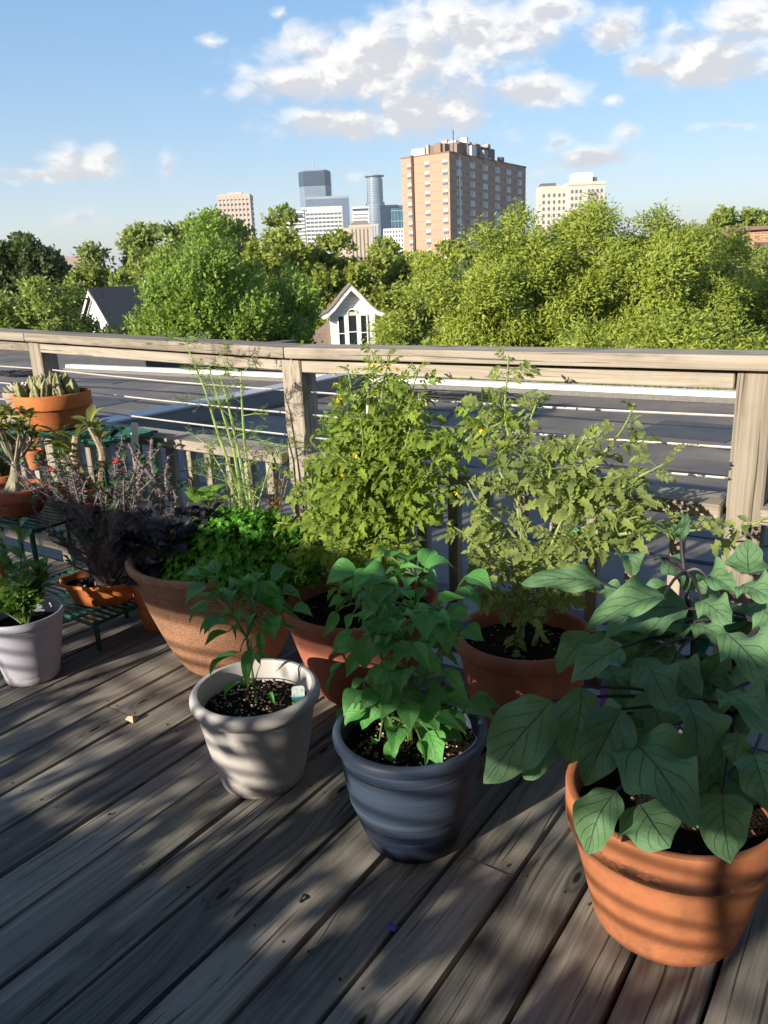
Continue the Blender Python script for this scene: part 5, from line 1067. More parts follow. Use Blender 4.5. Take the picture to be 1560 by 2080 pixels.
# glossy shrub in the lavender pot
GLM = [leaf_mesh('glossy_leaf', L_CIT, lambda t: .27 * (max(1e-4, math.sin(PI * t ** .85)) ** .8), 8, 3, .10 + .04 * k, .3, .03, 3, 0, None, k, .2 * (k - 1)) for k in range(3)]
o = empty('glossy_shrub', (-2.478, 1.332, .20)); tag(o, 'small shrub with shiny oval leaves and bright new shoots in the lavender pot', 'shrub'); st = MB(); rr = random.Random(17)
for k in range(17):
    a = rr.uniform(0, 6.28); q = rr.random() ** .6 * .15; z = .30 + rr.random() * .13 - q * .25; e = Vector((-2.49 + q * math.cos(a), 1.325 + q * math.sin(a), z))
    if k == 0: e = Vector((-2.43, 1.36, .57))
    if k == 1: e = Vector((-2.52, 1.33, .505))
    if k == 2: e = Vector((-2.395, 1.32, .40))
    pts = curve_pts((-2.478 + rr.uniform(-.02, .02), 1.332, .19), e, 7, .01); st.tube(rel(pts, o), [.004, .0036, .0033, .003, .0025, .002, .0016], 5)
    nlv = 9
    for i in range(nlv):
        t = .35 + .65 * i / nlv; qd = t * 6; i0 = min(5, int(qd)); P = pts[i0].lerp(pts[i0 + 1], qd - i0); an = i * 2.4 + k
        if k == 0 and t < .82 and i % 2: continue
        d = Vector((math.cos(an), math.sin(an), .5 + .7 * (t > .85) + rr.uniform(-.4, .3))); place_leaf(o, GLM[i % 3], P, d, rr.uniform(.045, .075) * (.8 if t > .9 else 1.05), rr.uniform(.85, 1.15), Vector((0, 0, 1)) + hint(P, 0, .4, .3, rr))
st.build('stem', STEM_PEP, o, True)
# ================================================================== TREES
BARK = plain('tree bark', (.10, .08, .06), .9, 0, .35, 6, .3)
def foliage(name, col, tcol, var=.35, tfac=.36, rough=.5):
    m, g = mat(name); isl = g.n('ShaderNodeNewGeometry').outputs['Random Per Island']; p = g.n('ShaderNodeTexCoord').outputs['Object']
    n = g.noise(p, .55, 3, .6)
    f = g.math('ADD', g.math('MULTIPLY', isl, .55), g.math('MULTIPLY', n, .6))
    c = g.mix(g.mapr(f, .25, .85, 0, 1, False), tuple(v * (1 - var) for v in col), (col[0] * (1 + var * 1.3), col[1] * (1 + var), col[2] * (1 + .3 * var)))
    finish(g, c, rough, None, spec=.35, trans=g.mix(.5, c, tcol), tfac=tfac); return m
F_ASH = foliage('ash leaves', (.250, .325, .058), (.54, .64, .07))
F_ELM = foliage('elm leaves', (.170, .275, .050), (.42, .58, .06))
F_DARK = foliage('dark maple leaves', (.075, .115, .036), (.17, .25, .04), .4)
F_MID = foliage('mid green leaves', (.195, .265, .066), (.40, .50, .08), .4)
F_OLIVE = foliage('olive leaves', (.225, .285, .058), (.46, .54, .07), .4)
def tree(label, base, blobs, nshoot, per, leaf, m, seed, compound=True, upward=.7, sub=34, subr=.30, trunk_r=.25, group='trees beyond the roof', shoot=.5, ratio=.34, tufts=0, inner=.25):
    r = np.random.default_rng(seed); o = empty('tree', base); tag(o, label, 'tree', group); bs = np.array(base)
    # leaf masses: smaller lumps over the big crown volumes
    lumps = []
    vol = np.array([b[3] * b[4] * b[5] for b in blobs]); pr = vol ** .67 / (vol ** .67).sum()
    for bi, (cx, cy, cz, rx, ry, rz) in enumerate(blobs):
        for k in range(max(6, int(sub * pr[bi]))):
            d = nrmv(r.normal(0, 1, 3)); d[2] = d[2] * .9 + .18; d = nrmv(d); q = r.uniform(.62, .93)
            s = subr * min(rx, ry, rz) * r.uniform(.65, 1.35)
            lumps.append((cx + d[0] * rx * q, cy + d[1] * ry * q, cz + d[2] * rz * q, s * 1.15, s * 1.15, s, d))
    L = np.array([l[:6] for l in lumps]); LD = np.array([l[6] for l in lumps])
    w = L[:, 3] ** 2; w /= w.sum(); idx = r.choice(len(L), nshoot, p=w)
    d = nrmv(r.normal(0, 1, (nshoot, 3)) + LD[idx] * .9 + np.array([0, 0, .35])); q = 1 - np.abs(r.normal(0, .16, nshoot)); ins = r.uniform(0, 1, nshoot) < inner; q[ins] *= r.uniform(.2, .9, ins.sum())
    P = L[idx, :3] + d * L[idx, 3:6] * q[:, None]
    s = nrmv(d * .7 + np.array([0, 0, upward]) + r.normal(0, .25, (nshoot, 3)))
    SL = shoot * r.uniform(.6, 1.3, nshoot)
    if tufts:
        top = np.argsort(-(P[:, 2] + r.normal(0, .4, nshoot)))[:tufts]; s[top] = nrmv(s[top] * .4 + np.array([0, 0, 1.0])); SL[top] *= 1.7
    quads = []
    for k in range(per):
        t = (k + r.uniform(0, 1, nshoot)) / per
        a = r.uniform(0, 2 * PI, nshoot); x = nrmv(np.cross(s, r.normal(0, 1, (nshoot, 3)))); y = np.cross(s, x)
        rad = np.cos(a)[:, None] * x + np.sin(a)[:, None] * y
        ld = nrmv(rad * 1.0 + s * (.35 + .75 * t[:, None]) + np.array([0, 0, -.12])); ll = leaf * r.uniform(.65, 1.3, nshoot)
        B = P + s * (SL * (t - .3))[:, None]
        if compound:
            off = r.uniform(.0, 1.1, nshoot) * leaf * 1.3; B = B + ld * off[:, None]; sd = nrmv(np.cross(ld, s + r.normal(0, .3, (nshoot, 3)))); sg = np.where(r.uniform(0, 1, nshoot) < .5, -1, 1)[:, None]
            ld = nrmv(ld * .75 + sd * sg * .75)
        nn = d + np.array([-.12, -.6, .30]) + r.normal(0, .55, (nshoot, 3)); nn = nrmv(nn - ld * (nn * ld).sum(1, keepdims=True)); wv = np.cross(nn, ld)
        wv = nrmv(wv) * (ll * ratio * .5)[:, None]; T = ld * ll[:, None]; bend = nn * (ll * r.uniform(-.12, .12, nshoot))[:, None]
        quads.append(np.stack([B, B + T * .45 + wv + bend, B + T, B + T * .45 - wv + bend], 1))
    V = np.concatenate(quads) - bs
    inst('crown', quads_mesh('crown', V, m), o)
    b = MB(); top = np.array([(bb[0], bb[1], bb[2]) for bb in blobs]); c0 = top.mean(0); zt = c0[2]
    b.tube([Vector((0, 0, 0)), Vector(((c0[0] - bs[0]) * .2, (c0[1] - bs[1]) * .2, (zt - bs[2]) * .4)), Vector(((c0[0] - bs[0]) * .6, (c0[1] - bs[1]) * .6, (zt - bs[2]) * .75)), Vector((c0[0] - bs[0], c0[1] - bs[1], zt - bs[2]))], [trunk_r, trunk_r * .8, trunk_r * .55, trunk_r * .3], 9)
    for k in range(min(26, len(lumps))):
        e = Vector(L[k * len(lumps) // min(26, len(lumps)), :3] - bs); st_ = Vector(((c0[0] - bs[0]) * .5, (c0[1] - bs[1]) * .5, (zt - bs[2]) * (.45 + .4 * random.random()))); b.tube([st_, st_.lerp(e, .5) + Vector((0, 0, .2)), e], [trunk_r * .3, trunk_r * .2, trunk_r * .06], 6)
    b.build('trunk', BARK, o, True); return o
G = -9.0
# big elm-like tree with upright shoots, left of centre
tree('large fresh green tree with upright shoots on top, left of the white dormer', (-17.6, 17.8, G), [(-17.8, 17.6, .25, 2.4, 2.4, 2.1), (-18.8, 16.6, -.3, 1.5, 1.5, 2.2), (-17.0, 18.5, .2, 1.4, 1.4, 2.1), (-17.9, 17.5, -2.8, 2.6, 2.6, 2.6)], 13000, 9, .125, F_ELM, 1, False, 1.3, 110, .29, .22, shoot=.40, ratio=.5, tufts=240, inner=.10)
tree('yellow green ash tree before the brick tower, its left side sloping toward the dormer', (-9.5, 17.4, G), [(-9.5, 17.4, .2, 1.8, 1.6, 1.9), (-10.9, 16.6, -.8, 1.25, 1.3, 1.5), (-8.5, 18.2, .5, 1.6, 1.5, 1.9), (-9.2, 17.3, -2.6, 2.5, 2.3, 2.2), (-8.9, 17.8, -.7, 1.6, 1.4, 1.8)], 14500, 9, .115, F_ASH, 2, True, .6, 120, .26, .2, shoot=.28, ratio=.32, tufts=160, inner=.10)
tree('broad yellow green ash below the tan tower, the highest crown on the right', (-7.0, 19.8, G), [(-6.6, 19.9, .5, 2.2, 1.9, 2.25), (-8.0, 19.2, .3, 1.6, 1.5, 2.1), (-5.3, 20.5, .4, 1.5, 1.4, 2.1), (-6.6, 19.6, -2.2, 3.0, 2.4, 2.4)], 21000, 9, .115, F_ASH, 3, True, .6, 150, .25, .22, shoot=.26, ratio=.32, tufts=240, inner=.08)
tree('low leafy ash top just behind the parapet on the right', (-3.9, 13.6, G), [(-4.7, 13.5, -.85, 1.0, .9, 1.05), (-3.2, 13.8, -.85, 1.1, .9, 1.1), (-1.9, 14.1, -.8, .9, .9, 1.05), (-.6, 14.4, -.8, 1.1, .9, 1.05), (-3.0, 13.8, -2.2, 3.0, 1.4, 1.6)], 9500, 9, .10, F_ASH, 4, True, .7, 120, .38, .16, shoot=.24, ratio=.32, tufts=100)
tree('low bushy tree behind the parapet below the two ash trees', (-7.6, 14.0, G), [(-8.0, 14.0, -1.9, 1.9, 1.2, 1.4), (-6.4, 14.2, -1.6, 1.4, 1.1, 1.3), (-9.8, 14.2, -2.3, 1.6, 1.2, 1.4), (-11.8, 14.0, -2.6, 1.6, 1.2, 1.4)], 6500, 9, .10, F_ASH, 5, True, .7, 90, .38, .16, shoot=.24, ratio=.32)
tree('dim tree in the shade right of the broad ash, before the brick building', (-5.2, 25.0, G), [(-5.3, 25.0, -.3, 1.5, 1.4, 2.1), (-4.4, 25.4, -1.2, 1.4, 1.4, 2.0)], 3400, 8, .17, F_MID, 6, True, .7, 60, .36, .2, shoot=.3, ratio=.34)
tree('slender yellow green ash sprout in front of the brick wall at the right', (-3.7, 23.2, G), [(-3.75, 23.2, .6, .42, .42, .95), (-3.55, 23.3, -.6, .6, .6, 1.0), (-2.9, 23.5, -1.3, .8, .7, .8)], 1900, 9, .115, F_ASH, 7, True, .9, 36, .5, .1, shoot=.26, ratio=.32)
# left side
tree('dark round tree at the left border, the farther one', (-59.4, 36.9, G), [(-59.4, 36.9, 1.2, 3.0, 3.0, 4.0), (-62.5, 35.0, .4, 3.0, 3.0, 3.8), (-57.9, 38.6, -.8, 2.3, 2.3, 3.0)], 5200, 7, .36, F_DARK, 8, False, .5, 80, .34, .4, shoot=.6, ratio=.6)
tree('lower mid green tree at the left border in front of the dark round one', (-23.4, 15.6, G), [(-23.4, 15.3, .0, 1.2, 1.2, 1.6), (-24.6, 14.4, -.4, 1.3, 1.3, 1.6), (-22.4, 16.4, -.9, 1.0, 1.0, 1.3), (-23.6, 15.3, -2.5, 2.3, 2.2, 1.6)], 6000, 8, .14, F_MID, 9, False, .7, 100, .34, .2, shoot=.32, ratio=.5)
tree('wide mid green tree rising behind the gabled house on the left', (-46.5, 38.0, G), [(-47.6, 36.8, 1.8, 2.6, 2.6, 3.2), (-45.2, 39.2, 2.6, 3.0, 3.0, 3.2), (-42.6, 41.7, 2.7, 3.0, 3.0, 3.2), (-39.6, 44.0, 2.4, 3.0, 3.0, 3.0), (-45.0, 39.0, -1.4, 5.6, 5.4, 3.4)], 9000, 7, .32, F_MID, 10, False, .6, 120, .28, .4, shoot=.55, ratio=.6)
tree('olive green tree between the big elm and the downtown towers', (-31.0, 39.2, G), [(-33.4, 37.0, 1.3, 2.3, 2.3, 2.6), (-31.2, 39.2, 1.2, 2.2, 2.2, 2.5), (-28.9, 41.0, .9, 2.2, 2.2, 2.5), (-26.8, 42.6, .6, 2.0, 2.0, 2.3), (-30.2, 39.8, -1.8, 4.6, 4.2, 3.0)], 8200, 7, .28, F_OLIVE, 11, False, .6, 110, .30, .35, shoot=.5, ratio=.6)
tree('dark olive tree beyond the white dormer, under the blue glass office', (-37.5, 60.0, G), [(-39.5, 58.0, .8, 3.0, 3.0, 2.9), (-35.0, 61.5, .6, 3.2, 3.2, 2.6), (-31.0, 63.5, .1, 3.2, 3.2, 2.6), (-27.0, 65.5, .0, 3.2, 3.2, 2.5), (-34.0, 62, -2.5, 7, 5, 3)], 6000, 7, .36, F_OLIVE, 12, False, .6, 80, .30, .4, shoot=.6, ratio=.6)
tree('round mid green tree on the skyline above the brick wall at the right', (-12.8, 59.0, G), [(-13.4, 58.6, 3.2, 1.3, 1.3, 1.4), (-12.0, 59.0, 3.1, 1.3, 1.3, 1.5), (-12.6, 59.0, 1.0, 2.2, 2.0, 2.0)], 2300, 7, .28, F_MID, 13, False, .6, 36, .4, .3, shoot=.45, ratio=.6)
tree('small low skyline tree at the right border', (-10.4, 59.6, G), [(-10.4, 59.6, 2.5, 1.3, 1.3, 1.3), (-9.0, 60.2, 2.2, 1.5, 1.4, 1.4)], 1800, 7, .28, F_MID, 14, False, .6, 30, .4, .3, shoot=.45, ratio=.6)
# unseen tree with high boughs, added to keep skylight off the deck
tree('added dark tree with boughs overhead that keep skylight off the deck', (4.6, -6.5, G), [(-2.6, -1.0, 8.3, 4.2, 4.0, 1.7), (2.4, -3.0, 8.2, 4.2, 4.2, 1.9), (-5.6, 1.6, 8.6, 3.0, 2.6, 1.5), (1.6, .8, 8.6, 2.6, 2.2, 1.4)], 7000, 7, .30, F_DARK, 15, False, .2, 120, .5, .35, shoot=.5, ratio=.62, inner=.5)
# far-off wood that closes the gaps under the skyline
r = np.random.default_rng(99); N = 2600; V = []
xx = r.uniform(-1, 1, N); ang = AZ + r.uniform(-.62, .62, N); D = r.uniform(95, 190, N)
P = np.stack([-np.sin(ang) * D, np.cos(ang) * D, r.uniform(-9, 1.9, N) * 1.0 - .0 * D], 1)
for k in range(10):
    c = P + r.normal(0, 1.3, P.shape) * np.array([1, 1, .8]); d = nrmv(r.normal(0, 1, P.shape)); e = nrmv(np.cross(d, r.normal(0, 1, P.shape))); s = r.uniform(.35, .8, N)[:, None]
    V.append(np.stack([c - d * s, c + e * s * .6, c + d * s, c - e * s * .6], 1))
wo = inst('distant_wood', quads_mesh('distant_wood', np.concatenate(V), F_MID)); tag(wo, 'far off belt of trees under the skyline', 'wood', kind='stuff')

# ================================================================== HOUSES
def bandmat(name, base, dark, fh, frac=.5):
    m, g = mat(name); z = g.sep(g.n('ShaderNodeTexCoord').outputs['Object'])[2]; f = g.math('FRACT', g.math('DIVIDE', z, fh)); n = g.noise(g.n('ShaderNodeTexCoord').outputs['Object'], .3, 4)
    finish(g, g.mix(g.math('LESS_THAN', f, frac), g.mix(n, base, tuple(v * 1.1 for v in base)), dark), .85); return m
WHITE_SIDING = bandmat('white siding', (.78, .77, .74), (.60, .60, .59), .16, .14)
def shingle(name, c1, c2):
    m, g = mat(name); o = g.n('ShaderNodeTexCoord').outputs['Object']
    bt = g.n('ShaderNodeTexBrick'); g.put(bt.inputs['Vector'], g.vm('MULTIPLY', g.comb(g.sep(o)[0], g.math('ADD', g.sep(o)[2], g.math('MULTIPLY', g.sep(o)[1], .6)), 0), (1, 1, 1))); bt.inputs['Color1'].default_value = (*c1, 1); bt.inputs['Color2'].default_value = (*c2, 1); bt.inputs['Mortar'].default_value = (c1[0] * .5, c1[1] * .5, c1[2] * .5, 1); bt.inputs['Scale'].default_value = 4; bt.inputs['Mortar Size'].default_value = .015
    finish(g, bt.outputs[0], .9); return m
SH_BROWN = shingle('brown shingles', (.20, .15, .12), (.26, .20, .165)); SH_DARK = shingle('charcoal shingles', (.055, .055, .06), (.085, .082, .085)); SH_GREY = shingle('grey shingles', (.20, .19, .18), (.26, .25, .235))
GLASS = plain('window glass', (.02, .028, .035), .08, 0, .1, 1, spec=.8)
BLIND = plain('pale window blind', (.50, .48, .42), .7)
WARM = plain('cream curtain', (.55, .53, .38), .7)
def frame_from(o, yaw): o.rotation_euler = (0, 0, yaw)
# white house with flared gable dormer
wh = empty('white_house', (-20.95, 28.04, G), AZ + .06); tag(wh, 'white house with a flared gable dormer and arched window between the trees', 'house')
def P3(u, v, w): return (u, v, w - G)      # local: u right, v back, heights in world z
prof = [(-1.38, -.16), (-1.05, -.02), (-.78, .22), (-.40, .66), (0, 1.06), (.40, .66), (.78, .22), (1.05, -.02), (1.38, -.16)]
inner = [(-1.22, -.30), (-.98, -.16), (-.70, .08), (-.34, .50), (0, .84), (.34, .50), (.70, .08), (.98, -.16), (1.22, -.30)]
def gable(prof_o, prof_i, y0, y1, m, name):
    b = MB(); n = len(prof_o); vs = []
    for y in (y0, y1): vs += [P3(u, y, w) for u, w in prof_o] + [P3(u, y, w) for u, w in prof_i]
    fs = []
    for i in range(n - 1):
        fs += [(i, i + 1, n + i + 1, n + i), (2 * n + i + 1, 2 * n + i, 3 * n + i, 3 * n + i + 1), (i + 1, i, 2 * n + i, 2 * n + i + 1), (n + i, n + i + 1, 3 * n + i + 1, 3 * n + i)]
    fs += [(0, n, 3 * n, 2 * n), (n - 1, 3 * n - 1, 4 * n - 1, 2 * n - 1)]
    return b.add(vs, [tuple(f) for f in fs]).build(name, m, wh)
gable(prof, inner, -.42, .02, WHITE_SIDING, 'bargeboard')
top = [(u * .99, w + .05) for u, w in prof]
gable([(u * 1.0, w + .07) for u, w in prof], [(u, w + .012) for u, w in prof], -.46, 4.0, SH_BROWN, 'dormer_roof')
b = MB(); pf_ = [(-.93, -4.5)] + [(u, w + .01) for u, w in inner[1:-1]] + [(.93, -4.5)]; n = len(pf_)
b.add([P3(u, 0, w) for u, w in pf_] + [P3(u, 3.5, w) for u, w in pf_], [tuple(range(n)), tuple(range(2 * n - 1, n - 1, -1))] + [(i, n + i, n + (i + 1) % n, (i + 1) % n) for i in range(n)]); b.build('wall', WHITE_SIDING, wh)
def win(parent, u0, u1, w0, w1, arch=False, y=-.02, blind=None, fr=.05, mid=True):
    f = MB(); g_ = MB(); cu = (u0 + u1) / 2; hw = (u1 - u0) / 2
    def outl(e):
        pts = [(u0 - e, w0 - e), (u1 + e, w0 - e), (u1 + e, w1 + (0 if arch else e))]
        if arch: pts += [(cu + (hw + e) * math.cos(a), w1 + (hw + e) * math.sin(a)) for a in np.linspace(0, PI, 13)[1:-1]]
        return pts + [(u0 - e, w1 + (0 if arch else e))]
    A, B_ = outl(fr), outl(0); n = len(A)
    f.add([P3(u, y - .05, w) for u, w in A] + [P3(u, y - .05, w) for u, w in B_] + [P3(u, y + .03, w) for u, w in A] + [P3(u, y + .03, w) for u, w in B_],
          [q for i in range(n) for q in ((i, (i + 1) % n, n + (i + 1) % n, n + i), (i, 2 * n + i, 2 * n + (i + 1) % n, (i + 1) % n), (n + i, n + (i + 1) % n, 3 * n + (i + 1) % n, 3 * n + i))])
    if mid: f.box(P3(cu, y - .03, (w0 + w1) / 2 + .05), (u1 - u0, .04, .035))
    fo_ = f.build('window', WHITE_SIDING, parent)
    g_.add([P3(u, y - .008, w) for u, w in B_], [tuple(range(n))]); g_.build('pane', GLASS, fo_)
    if blind:
        q = MB(); q.box(P3(cu, y - .012, w1 + (hw * .45 if arch else 0) - blind / 2), (u1 - u0 - .02, .004, blind)); q.build('blind', WARM, fo_)
win(wh, -.17, .17, -1.75, -.12, True, blind=.16); win(wh, -.60, -.36, -1.75, -.22, blind=None); win(wh, .36, .60, -1.75, -.22)
for u in (-.26, .26): b = MB(); b.box(P3(u, -.035, -1.0), (.09, .07, 1.7)); b.build('trim', WHITE_SIDING, wh)
b = MB(); b.add([P3(-.95, .6, -.55), P3(-2.9, .6, -1.9), P3(-2.9, 4.5, -1.9), P3(-.95, 4.5, -.55), P3(-.95, .6, -4.5), P3(-2.9, .6, -4.5), P3(-2.9, 4.5, -4.5), P3(-.95, 4.5, -4.5)], [(0, 1, 2, 3), (4, 5, 1, 0), (5, 6, 2, 1), (6, 7, 3, 2), (7, 4, 0, 3)]); b.build('roof', SH_BROWN, wh)
b = MB(); b.box(P3(.1, 1.6, -6.7), (5.2, 4.0, 4.6)); b.build('lower_wall', WHITE_SIDING, wh)
# gabled house, left
gh = empty('gabled_house', (-36.45, 26.35, G), AZ + .85); tag(gh, 'white gabled house with charcoal roof half hidden by the trees on the left', 'house')
def gabled(o, w, L, eave, ridge, wallm, roofm, axis='x', c=(0, 0), over=.25):
    hw, hl = w / 2, L / 2; wb = MB(); rb = MB(); tb_ = MB()
    def T(a, b_, z): return (c[0] + a, c[1] + b_, z - G) if axis == 'y' else (c[0] + b_, c[1] + a, z - G)
    wb.add([T(-hw, -hl, G), T(hw, -hl, G), T(hw, -hl, eave), T(0, -hl, ridge), T(-hw, -hl, eave), T(-hw, hl, G), T(hw, hl, G), T(hw, hl, eave), T(0, hl, ridge), T(-hw, hl, eave)], [(0, 1, 2, 3, 4), (9, 8, 7, 6, 5), (1, 6, 7, 2), (5, 0, 4, 9)]); wb.build('wall', wallm, o)
    sl_ = (ridge - eave) / hw
    for s in (-1, 1):
        e = hw + over; ze = eave - sl_ * over; t = .12; l2 = hl + over
        rb.add([T(0, -l2, ridge + .05), T(s * e, -l2, ze + .05), T(s * e, l2, ze + .05), T(0, l2, ridge + .05), T(0, -l2, ridge + .05 + t), T(s * e, -l2, ze + .05 + t), T(s * e, l2, ze + .05 + t), T(0, l2, ridge + .05 + t)], [(0, 1, 2, 3), (7, 6, 5, 4), (0, 4, 5, 1), (1, 5, 6, 2), (2, 6, 7, 3)])
        tb_.add([T(0, -l2 - .03, ridge + .02), T(s * e, -l2 - .03, ze + .02), T(s * e, -l2 - .03, ze - .18), T(0, -l2 - .03, ridge - .2)], [(0, 1, 2, 3)])
    rb.build('roof', roofm, o); tb_.build('gable_trim', WHITE_SIDING, o)
gabled(gh, 3.4, 5.0, -.75, 1.28, WHITE_SIDING, SH_DARK, 'x', (2.6, 0)); gabled(gh, 2.0, 2.6, -.4, .75, WHITE_SIDING, SH_DARK, 'y', (3.6, -1.5), .15)
b = MB(); b.box((.09, 0, -.6 - G), (.04, .5, .7)); b.build('window', GLASS, gh)
g2 = empty('grey_roofed_house', (-45.5, 36.5, G), AZ + .2); tag(g2, 'house with a steep pale grey roof behind the white gabled house', 'house')
gabled(g2, 5.0, 5.0, -.6, 2.0, WHITE_SIDING, SH_GREY, 'y', (1.0, 0))
g3 = empty('far_left_house', (-70.5, 49.0, G), AZ + .1); tag(g3, 'far house with a pinkish roof peeking between the trees at the left', 'house')
gabled(g3, 7.0, 6.0, -.5, 4.4, plain('pinkish siding', (.5, .38, .33), .8), shingle('rosy shingles', (.34, .24, .20), (.40, .30, .26)), 'x', (0, 0))
# brick apartment building, right
def brick(name, c1, c2, mort, scale, axis=0):
    m, g = mat(name); o = g.n('ShaderNodeTexCoord').outputs['Object']; s = g.sep(o); bt = g.n('ShaderNodeTexBrick')
    u = g.math('ADD', s[0], s[1]); g.put(bt.inputs['Vector'], g.comb(u, s[2], 0)); bt.inputs['Color1'].default_value = (*c1, 1); bt.inputs['Color2'].default_value = (*c2, 1); bt.inputs['Mortar'].default_value = (*mort, 1); bt.inputs['Scale'].default_value = scale; bt.inputs['Mortar Size'].default_value = .022; bt.inputs['Brick Width'].default_value = .5; bt.inputs['Row Height'].default_value = .17
    finish(g, bt.outputs[0], .9); return m
BR = brick('red brick wall', (.30, .13, .075), (.42, .20, .115), (.36, .30, .25), 1.6)
br = empty('brick_building', (-9.6, 41.0, G), 0.02); tag(br, 'red brick apartment building with a brown eave at the right border', 'building')
b = MB(); b.box((6.2, 3, 5.9), (12.4, 6, 11.8 - .2)); b.build('wall', BR, br)
b = MB(); b.box((6.2, 2.9, 11.76), (12.7, 6.3, .16)); b.build('coping', plain('brown coping', (.16, .10, .085), .7), br)
b = MB(); b.add([(2.2, -.1, 11.15), (12.6, -.1, 11.15), (12.6, -1.5, 10.55), (2.2, -1.5, 10.55), (2.2, -.1, 10.5), (12.6, -.1, 10.5), (12.6, -1.5, 10.42), (2.2, -1.5, 10.42)], [(3, 2, 1, 0), (4, 5, 6, 7), (3, 7, 6, 2), (0, 4, 7, 3)]); b.build('eave', plain('brown eave shingles', (.17, .11, .095), .85), br)
b = MB(); b.box((7.3, -1.25, 10.32), (10.1, .25, .16)); b.build('fascia', plain('grey fascia', (.36, .33, .32), .7), br)
b = MB(); b.box((2.55, -.55, 9.7), (.3, .3, 1.3)); b.build('bracket', plain('grey fascia post', (.36, .33, .32), .7), br)
for k in range(4): w = MB(); w.box((3.3 + k * 2.2, -.02, 9.6), (1.0, .08, 1.2)); w.build('window', GLASS, br)

# ================================================================== THE BRICK TOWER AND DOWNTOWN
def windows(parent, mesh, locs, name='window'):
    for l in locs: inst(name, mesh, parent, loc=l)
TB = bandmat('tower brick', (.43, .265, .195), (.39, .235, .17), 1.96, .14)
tw = empty('brick_tower', (-89.3 * 1.4, 156.3 * 1.4, H + (G - H) * 1.4)); tw.scale = (1.4, 1.4, 1.4); tag(tw, 'tall brick apartment tower with rows of windows and rooftop machinery', 'apartment tower')
TH = 34.9; b = MB(); b.box((-6.0, 18.95, TH / 2), (12.0, 37.9, TH)); b.build('wall', TB, tw)
b = MB(); b.box((-9.1, -.12, TH / 2 + .2), (.5, .5, TH + .4)); b.build('downpipe_strip', plain('dark brick recess', (.10, .06, .04), .9), tw)
def window_unit(wd_, ht, dep, flip, light):
    b = MB(); b.box((0, 0, 0), (wd_, dep, ht)) if not flip else b.box((0, 0, 0), (dep, wd_, ht)); return b
FR = plain('pale window frame', (.74, .72, .69), .6); PANE = plain('tower pane', (.10, .13, .17), .15, 0, .3, .2, spec=.7); PANE2 = plain('tower blind', (.58, .60, .64), .6)
wm = MB()
wm.box((0, 0, .26), (1.15, .14, .5)); wf = wm.mesh('window', FR, False); wq = MB(); wq.box((0, 0, -.28), (1.15, .16, .5)); wq = wq.mesh('pane', PANE, False)
fl = [TH - 1.75 - 1.96 * k for k in range(16)]
for z in fl:
    for x in (-9.9, -5.45, -1.05):
        o = inst('window', wf, tw, loc=(x, -.03, z)); inst('pane', wq, o)
wm = MB()
for s in (-1, 1): wm.box((.02, s * .95, 0), (.18, .12, 1.1)); wm.box((.02, 0, s * .55), (.18, 1.9, .1))
wm.box((.02, 0, 0), (.16, .1, 1.1)); wr = wm.mesh('window', FR, False)
pa = MB(); pa.box((0, .48, 0), (.14, .86, 1.02)); pa = pa.mesh('pane', PANE2, False); pb_ = MB(); pb_.box((0, -.48, 0), (.14, .86, 1.02)); pb_ = pb_.mesh('pane', PANE, False)
ac = MB(); ac.box((.12, 0, 0), (.3, .5, .36)); ac = ac.mesh('air_conditioner', plain('dim metal box', (.30, .28, .26), .6), False)
rr = random.Random(2)
for z in fl:
    for k in range(6):
        y = 4.1 + k * 6.05
        o = inst('window', wr, tw, loc=(.03, y, z)); inst('pane', pa, o); inst('pane', pb_, o) if rr.random() < .6 else inst('pane', pa, o, loc=(0, -.96, 0))
        inst('vent', ac, tw, loc=(-.06, y - 2.3, z + .2))
PANEL = plain('lit brick panel', (.50, .30, .16), .85)
for k in range(6):
    b = MB(); y = 4.1 + k * 6.05; b.add([(.03, y - 1.0, TH + .1), (.03, y + 1.0, TH + .1), (.03, y + .4, TH - 1.4), (.03, y - .4, TH - 1.4), (.3, y - 1.0, TH + .1), (.3, y + 1.0, TH + .1), (.1, y + .4, TH - 1.4), (.1, y - .4, TH - 1.4)], [(4, 7, 6, 5), (0, 3, 7, 4), (5, 6, 2, 1), (3, 2, 6, 7)])
    b.build('parapet_scupper', PANEL, tw)
b = MB(); b.box((.16, 4.1, TH / 2), (.12, .35, TH)); b.build('drain_pipe', FR, tw)
b = MB(); b.box((-6, 19, TH + .14), (12.2, 38.1, .28)); b.build('parapet', plain('brown parapet', (.22, .13, .085), .85), tw)
ph = MB(); ph.box((-6.5, 17.5, TH + 1.7), (8, 17, 3.2)); ph.build('penthouse', plain('penthouse brick', (.20, .14, .11), .85), tw)
rr = random.Random(6); EQ = [plain('rooftop unit white', (.7, .69, .66), .6), plain('rooftop unit grey', (.33, .31, .30), .6), plain('rooftop unit brown', (.24, .17, .13), .7)]
for k in range(34):
    y = rr.uniform(1.5, 28); x = rr.uniform(-10.5, -.8); on = (-10.5 < x < -2.6 and 9 < y < 26); z0 = TH + (3.3 if on else .28); s = (rr.uniform(.6, 1.8), rr.uniform(.6, 2.2), rr.uniform(.8, 2.4) * (.6 if on else 1))
    b = MB(); b.box((x, y, z0 + s[2] / 2), s); b.build('rooftop_unit', EQ[k % 3], tw)
b = MB(); b.box((-8.2, 2.0, TH + 1.0), (3.2, 2.2, 1.5)); b.build('rooftop_unit', EQ[0], tw)
for k in range(9): y = rr.uniform(4, 27); x = rr.uniform(-8, -1); b = MB(); b.tube([(x, y, TH), (x, y, TH + rr.uniform(3.6, 6.2))], .09, 5); b.build('antenna', EQ[1], tw)

